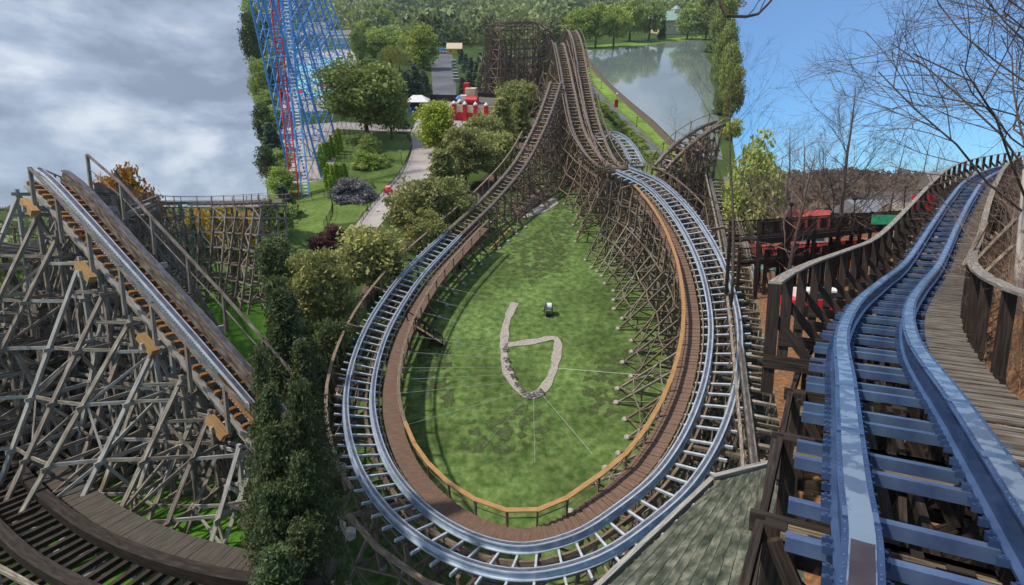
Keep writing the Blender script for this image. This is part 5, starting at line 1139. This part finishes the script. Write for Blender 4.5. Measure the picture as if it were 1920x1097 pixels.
# bare and leafy trees, right
def wb(x, D, g=GR): return at(x, D, g)
def hto(P, ty):
    D = P.y * math.cos(PITCH) - P.z * math.sin(PITCH); k = (548.5 - ty) / FOC; return (k * D - P.y * math.sin(PITCH)) / math.cos(PITCH) - P.z
P = wb(1568, 46); bare_tree('bare_tree', 'tallest bare conical tree standing alone against the blue sky', 'tree', P, hto(P, 186), 3, spread=.6, up=.05, lev=4, m=TWIG, r=.24, low=.16, kids=(4, 7))
for k, (x, D, t) in enumerate([(1465, 44, 262), (1500, 58, 268), (1655, 60, 268), (1702, 62, 270), (1725, 66, 285), (1530, 62, 270), (1480, 36, 300), (1440, 50, 300)]):
    P = wb(x, D); bare_tree('bare_tree', 'bare winter tree in the valley behind the footbridge', 'tree', P, hto(P, t), 20 + k, spread=.9, up=.08, lev=4 if k < 5 else 3, m=TWIGB, r=.16, group='bare trees in the valley', low=.12)
P = wb(1378, 34); bare_tree('bare_tree', 'bare tree at the left of the blue sky reaching in from the edge', 'tree', P, hto(P, 105), 41, spread=.8, up=.03, lev=4, m=TWIG, r=.11, low=.2)
for k, (x, D, t, w) in enumerate([(1400, 54, 262, 86), (1425, 58, 300, 60)]):
    P = wb(x, D); tree('leafy_evergreen', ['broad green evergreen at the left of the valley', 'smaller evergreen beside the broad one'][k], 'tree', P, hto(P, t), w*D/FOC, 'oval', L_LIGHT if k else L_DEC, 2 + k, FW, None, 1.4)
# birch by the track, heavy bare tree over it
P = Vector((34, 31, GR + 5)); P = wb(1905, 27, GR + 5)
bare_tree('birch_tree', 'leaning pale birch with a fine net of bare twigs right of the track', 'birch', at(1925, 15, -3), 13, 5, spread=.95, up=-.012, lev=4, m=TWIG, tm=PALEBARK, r=.15, lean=(-.10, 0, 1), low=.22, kids=(4, 8), bl=1.1)
bare_tree('birch_tree', 'second thinner pale birch stem at the right edge', 'birch', at(1950, 18, -3), 14, 6, spread=.95, up=-.012, lev=4, m=TWIG, tm=PALEBARK, r=.14, lean=(-.13, 0, 1), low=.2, kids=(4, 7), bl=1.1)
bare_tree('bare_tree', 'dark bare tree spreading over the top right corner', 'tree', at(1990, 22, -3), 17, 7, spread=1.0, up=-.015, lev=4, m=TWIG, r=.16, lean=(-.14, -.05, 1), low=.3, kids=(4, 8), bl=1.1)
bb = thing('overhanging_branch', 'single dark bare branch hanging in at the top left of the blue sky', 'branch', V(1340, -40, 9), FW); q = MB(); rs = np.random.RandomState(3)
q.tube([V(1335, -70, 9), V(1352, 10, 9), V(1362, 30, 9), V(1400, 31, 9), V(1422, 26, 9), V(1440, 8, 9), V(1455, -10, 9)], .035, 5, .018)
for (x, y) in ((1400, 31), (1424, 22), (1440, 8)): bare_branch(q, V(x, y, 9), Vector((.5, 0, .8)), .7, .010, 2, rs, 4, .8, .02)
q.build('limb', TWIG, bb)
# brush thicket on the right bank
def thicket(name, label, n, region, hr_, m, lev=3, seed=1, group=None, kind='stuff'):
    rs = np.random.RandomState(seed); q = MB()
    for k in range(n):
        P = region(rs); bare_branch(q, P, Vector((rs.normal()*.25, rs.normal()*.25, 1)).normalized(), rs.uniform(*hr_), .013, 2, rs, lev + 1, .7, .03, kids=(3, 5))
    return q.top(name, m, label, 'undergrowth', FW, loc=(0, 0, 0), kind=kind)
def gz(x, D): return GR + (min(8.0, max(0, x - (.76 * D + 2.8)) * .6) if D < 60 else 0)
def reg(rs):
    p, t, s_, u = rf[rs.randint(20, len(rf) - 60)]; c = p + s_ * rs.uniform(2.5, 9); return Vector((c.x, c.y, gz(c.x, c.y) - .2))
thicket('brush_thicket', 'tangled leafless reddish brush covering the bank right of the track', 800, reg, (2.6, 6.5), TWIGB, seed=2)
def reg2(rs):
    D = rs.uniform(60, 120); x = D * rs.uniform(.50, .86); return Vector((x, D, GR))
thicket('valley_brush', 'brown leafless scrub filling the valley between the buildings', 160, reg2, (2.5, 5), TWIGB, seed=5, lev=2)
pts = []; hs = []; rs = np.random.RandomState(12)
def gz2(x, D):
    bx = .42 * D; far = max(0, min(1, (D - 160) / 300)); return GR + far * (22 + 12*math.sin(x/90.) + 8*math.sin(x/37.))
for k in range(900):
    D = rs.uniform(95, 150); x = D * rs.uniform(.47, 1.1); pts.append((x, D, GR - 1)); hs.append(rs.uniform(4, 8))
for k in range(4200):
    D = 150 + 650 * rs.rand(); x = D * rs.uniform(.43, 1.25); pts.append((x, D, gz2(x, D) - 1)); hs.append(rs.uniform(7, 12))
wood_mass('distant_wood', 'brown leafless woods covering the low hills on the horizon at right', 'wood', pts, hs, L_BROWN, FW, per=34, ls=.13)
# rail ends of planks lying on the bank
rs = random.Random(4)
for k, (a, b_) in enumerate([((1830, 490, 15), (1905, 412, 17)), ((1835, 525, 14), (1900, 462, 16)), ((1806, 500, 17), (1850, 420, 19))]):
    MB().beam(V(*a), V(*b_), .09, .13).top('bank_brace', BROWNW, ['long grey diagonal timber brace on the brushy bank, upper one', 'lower grey diagonal brace on the brushy bank', 'short steep brace nearest the track on the brushy bank'][k], 'brace', FW)

# ================================================================== the air over the whole valley
hz = bpy.data.materials.new('thin_haze'); hz.use_nodes = True; n_ = hz.node_tree.nodes; n_.remove(n_['Principled BSDF'])
pv = n_.new('ShaderNodeVolumePrincipled'); pv.inputs['Color'].default_value = (.9, .95, 1.0, 1); pv.inputs['Density'].default_value = HAZE_D; pv.inputs['Anisotropy'].default_value = 0.2
hz.node_tree.links.new(pv.outputs[0], n_['Material Output'].inputs['Volume'])
MB().box((0, 960, -75), 2600, 2000, 800).top('haze', hz, 'thin pale blue haze in the air over the whole valley', 'haze', FW, loc=(0, 0, 0), kind='stuff')
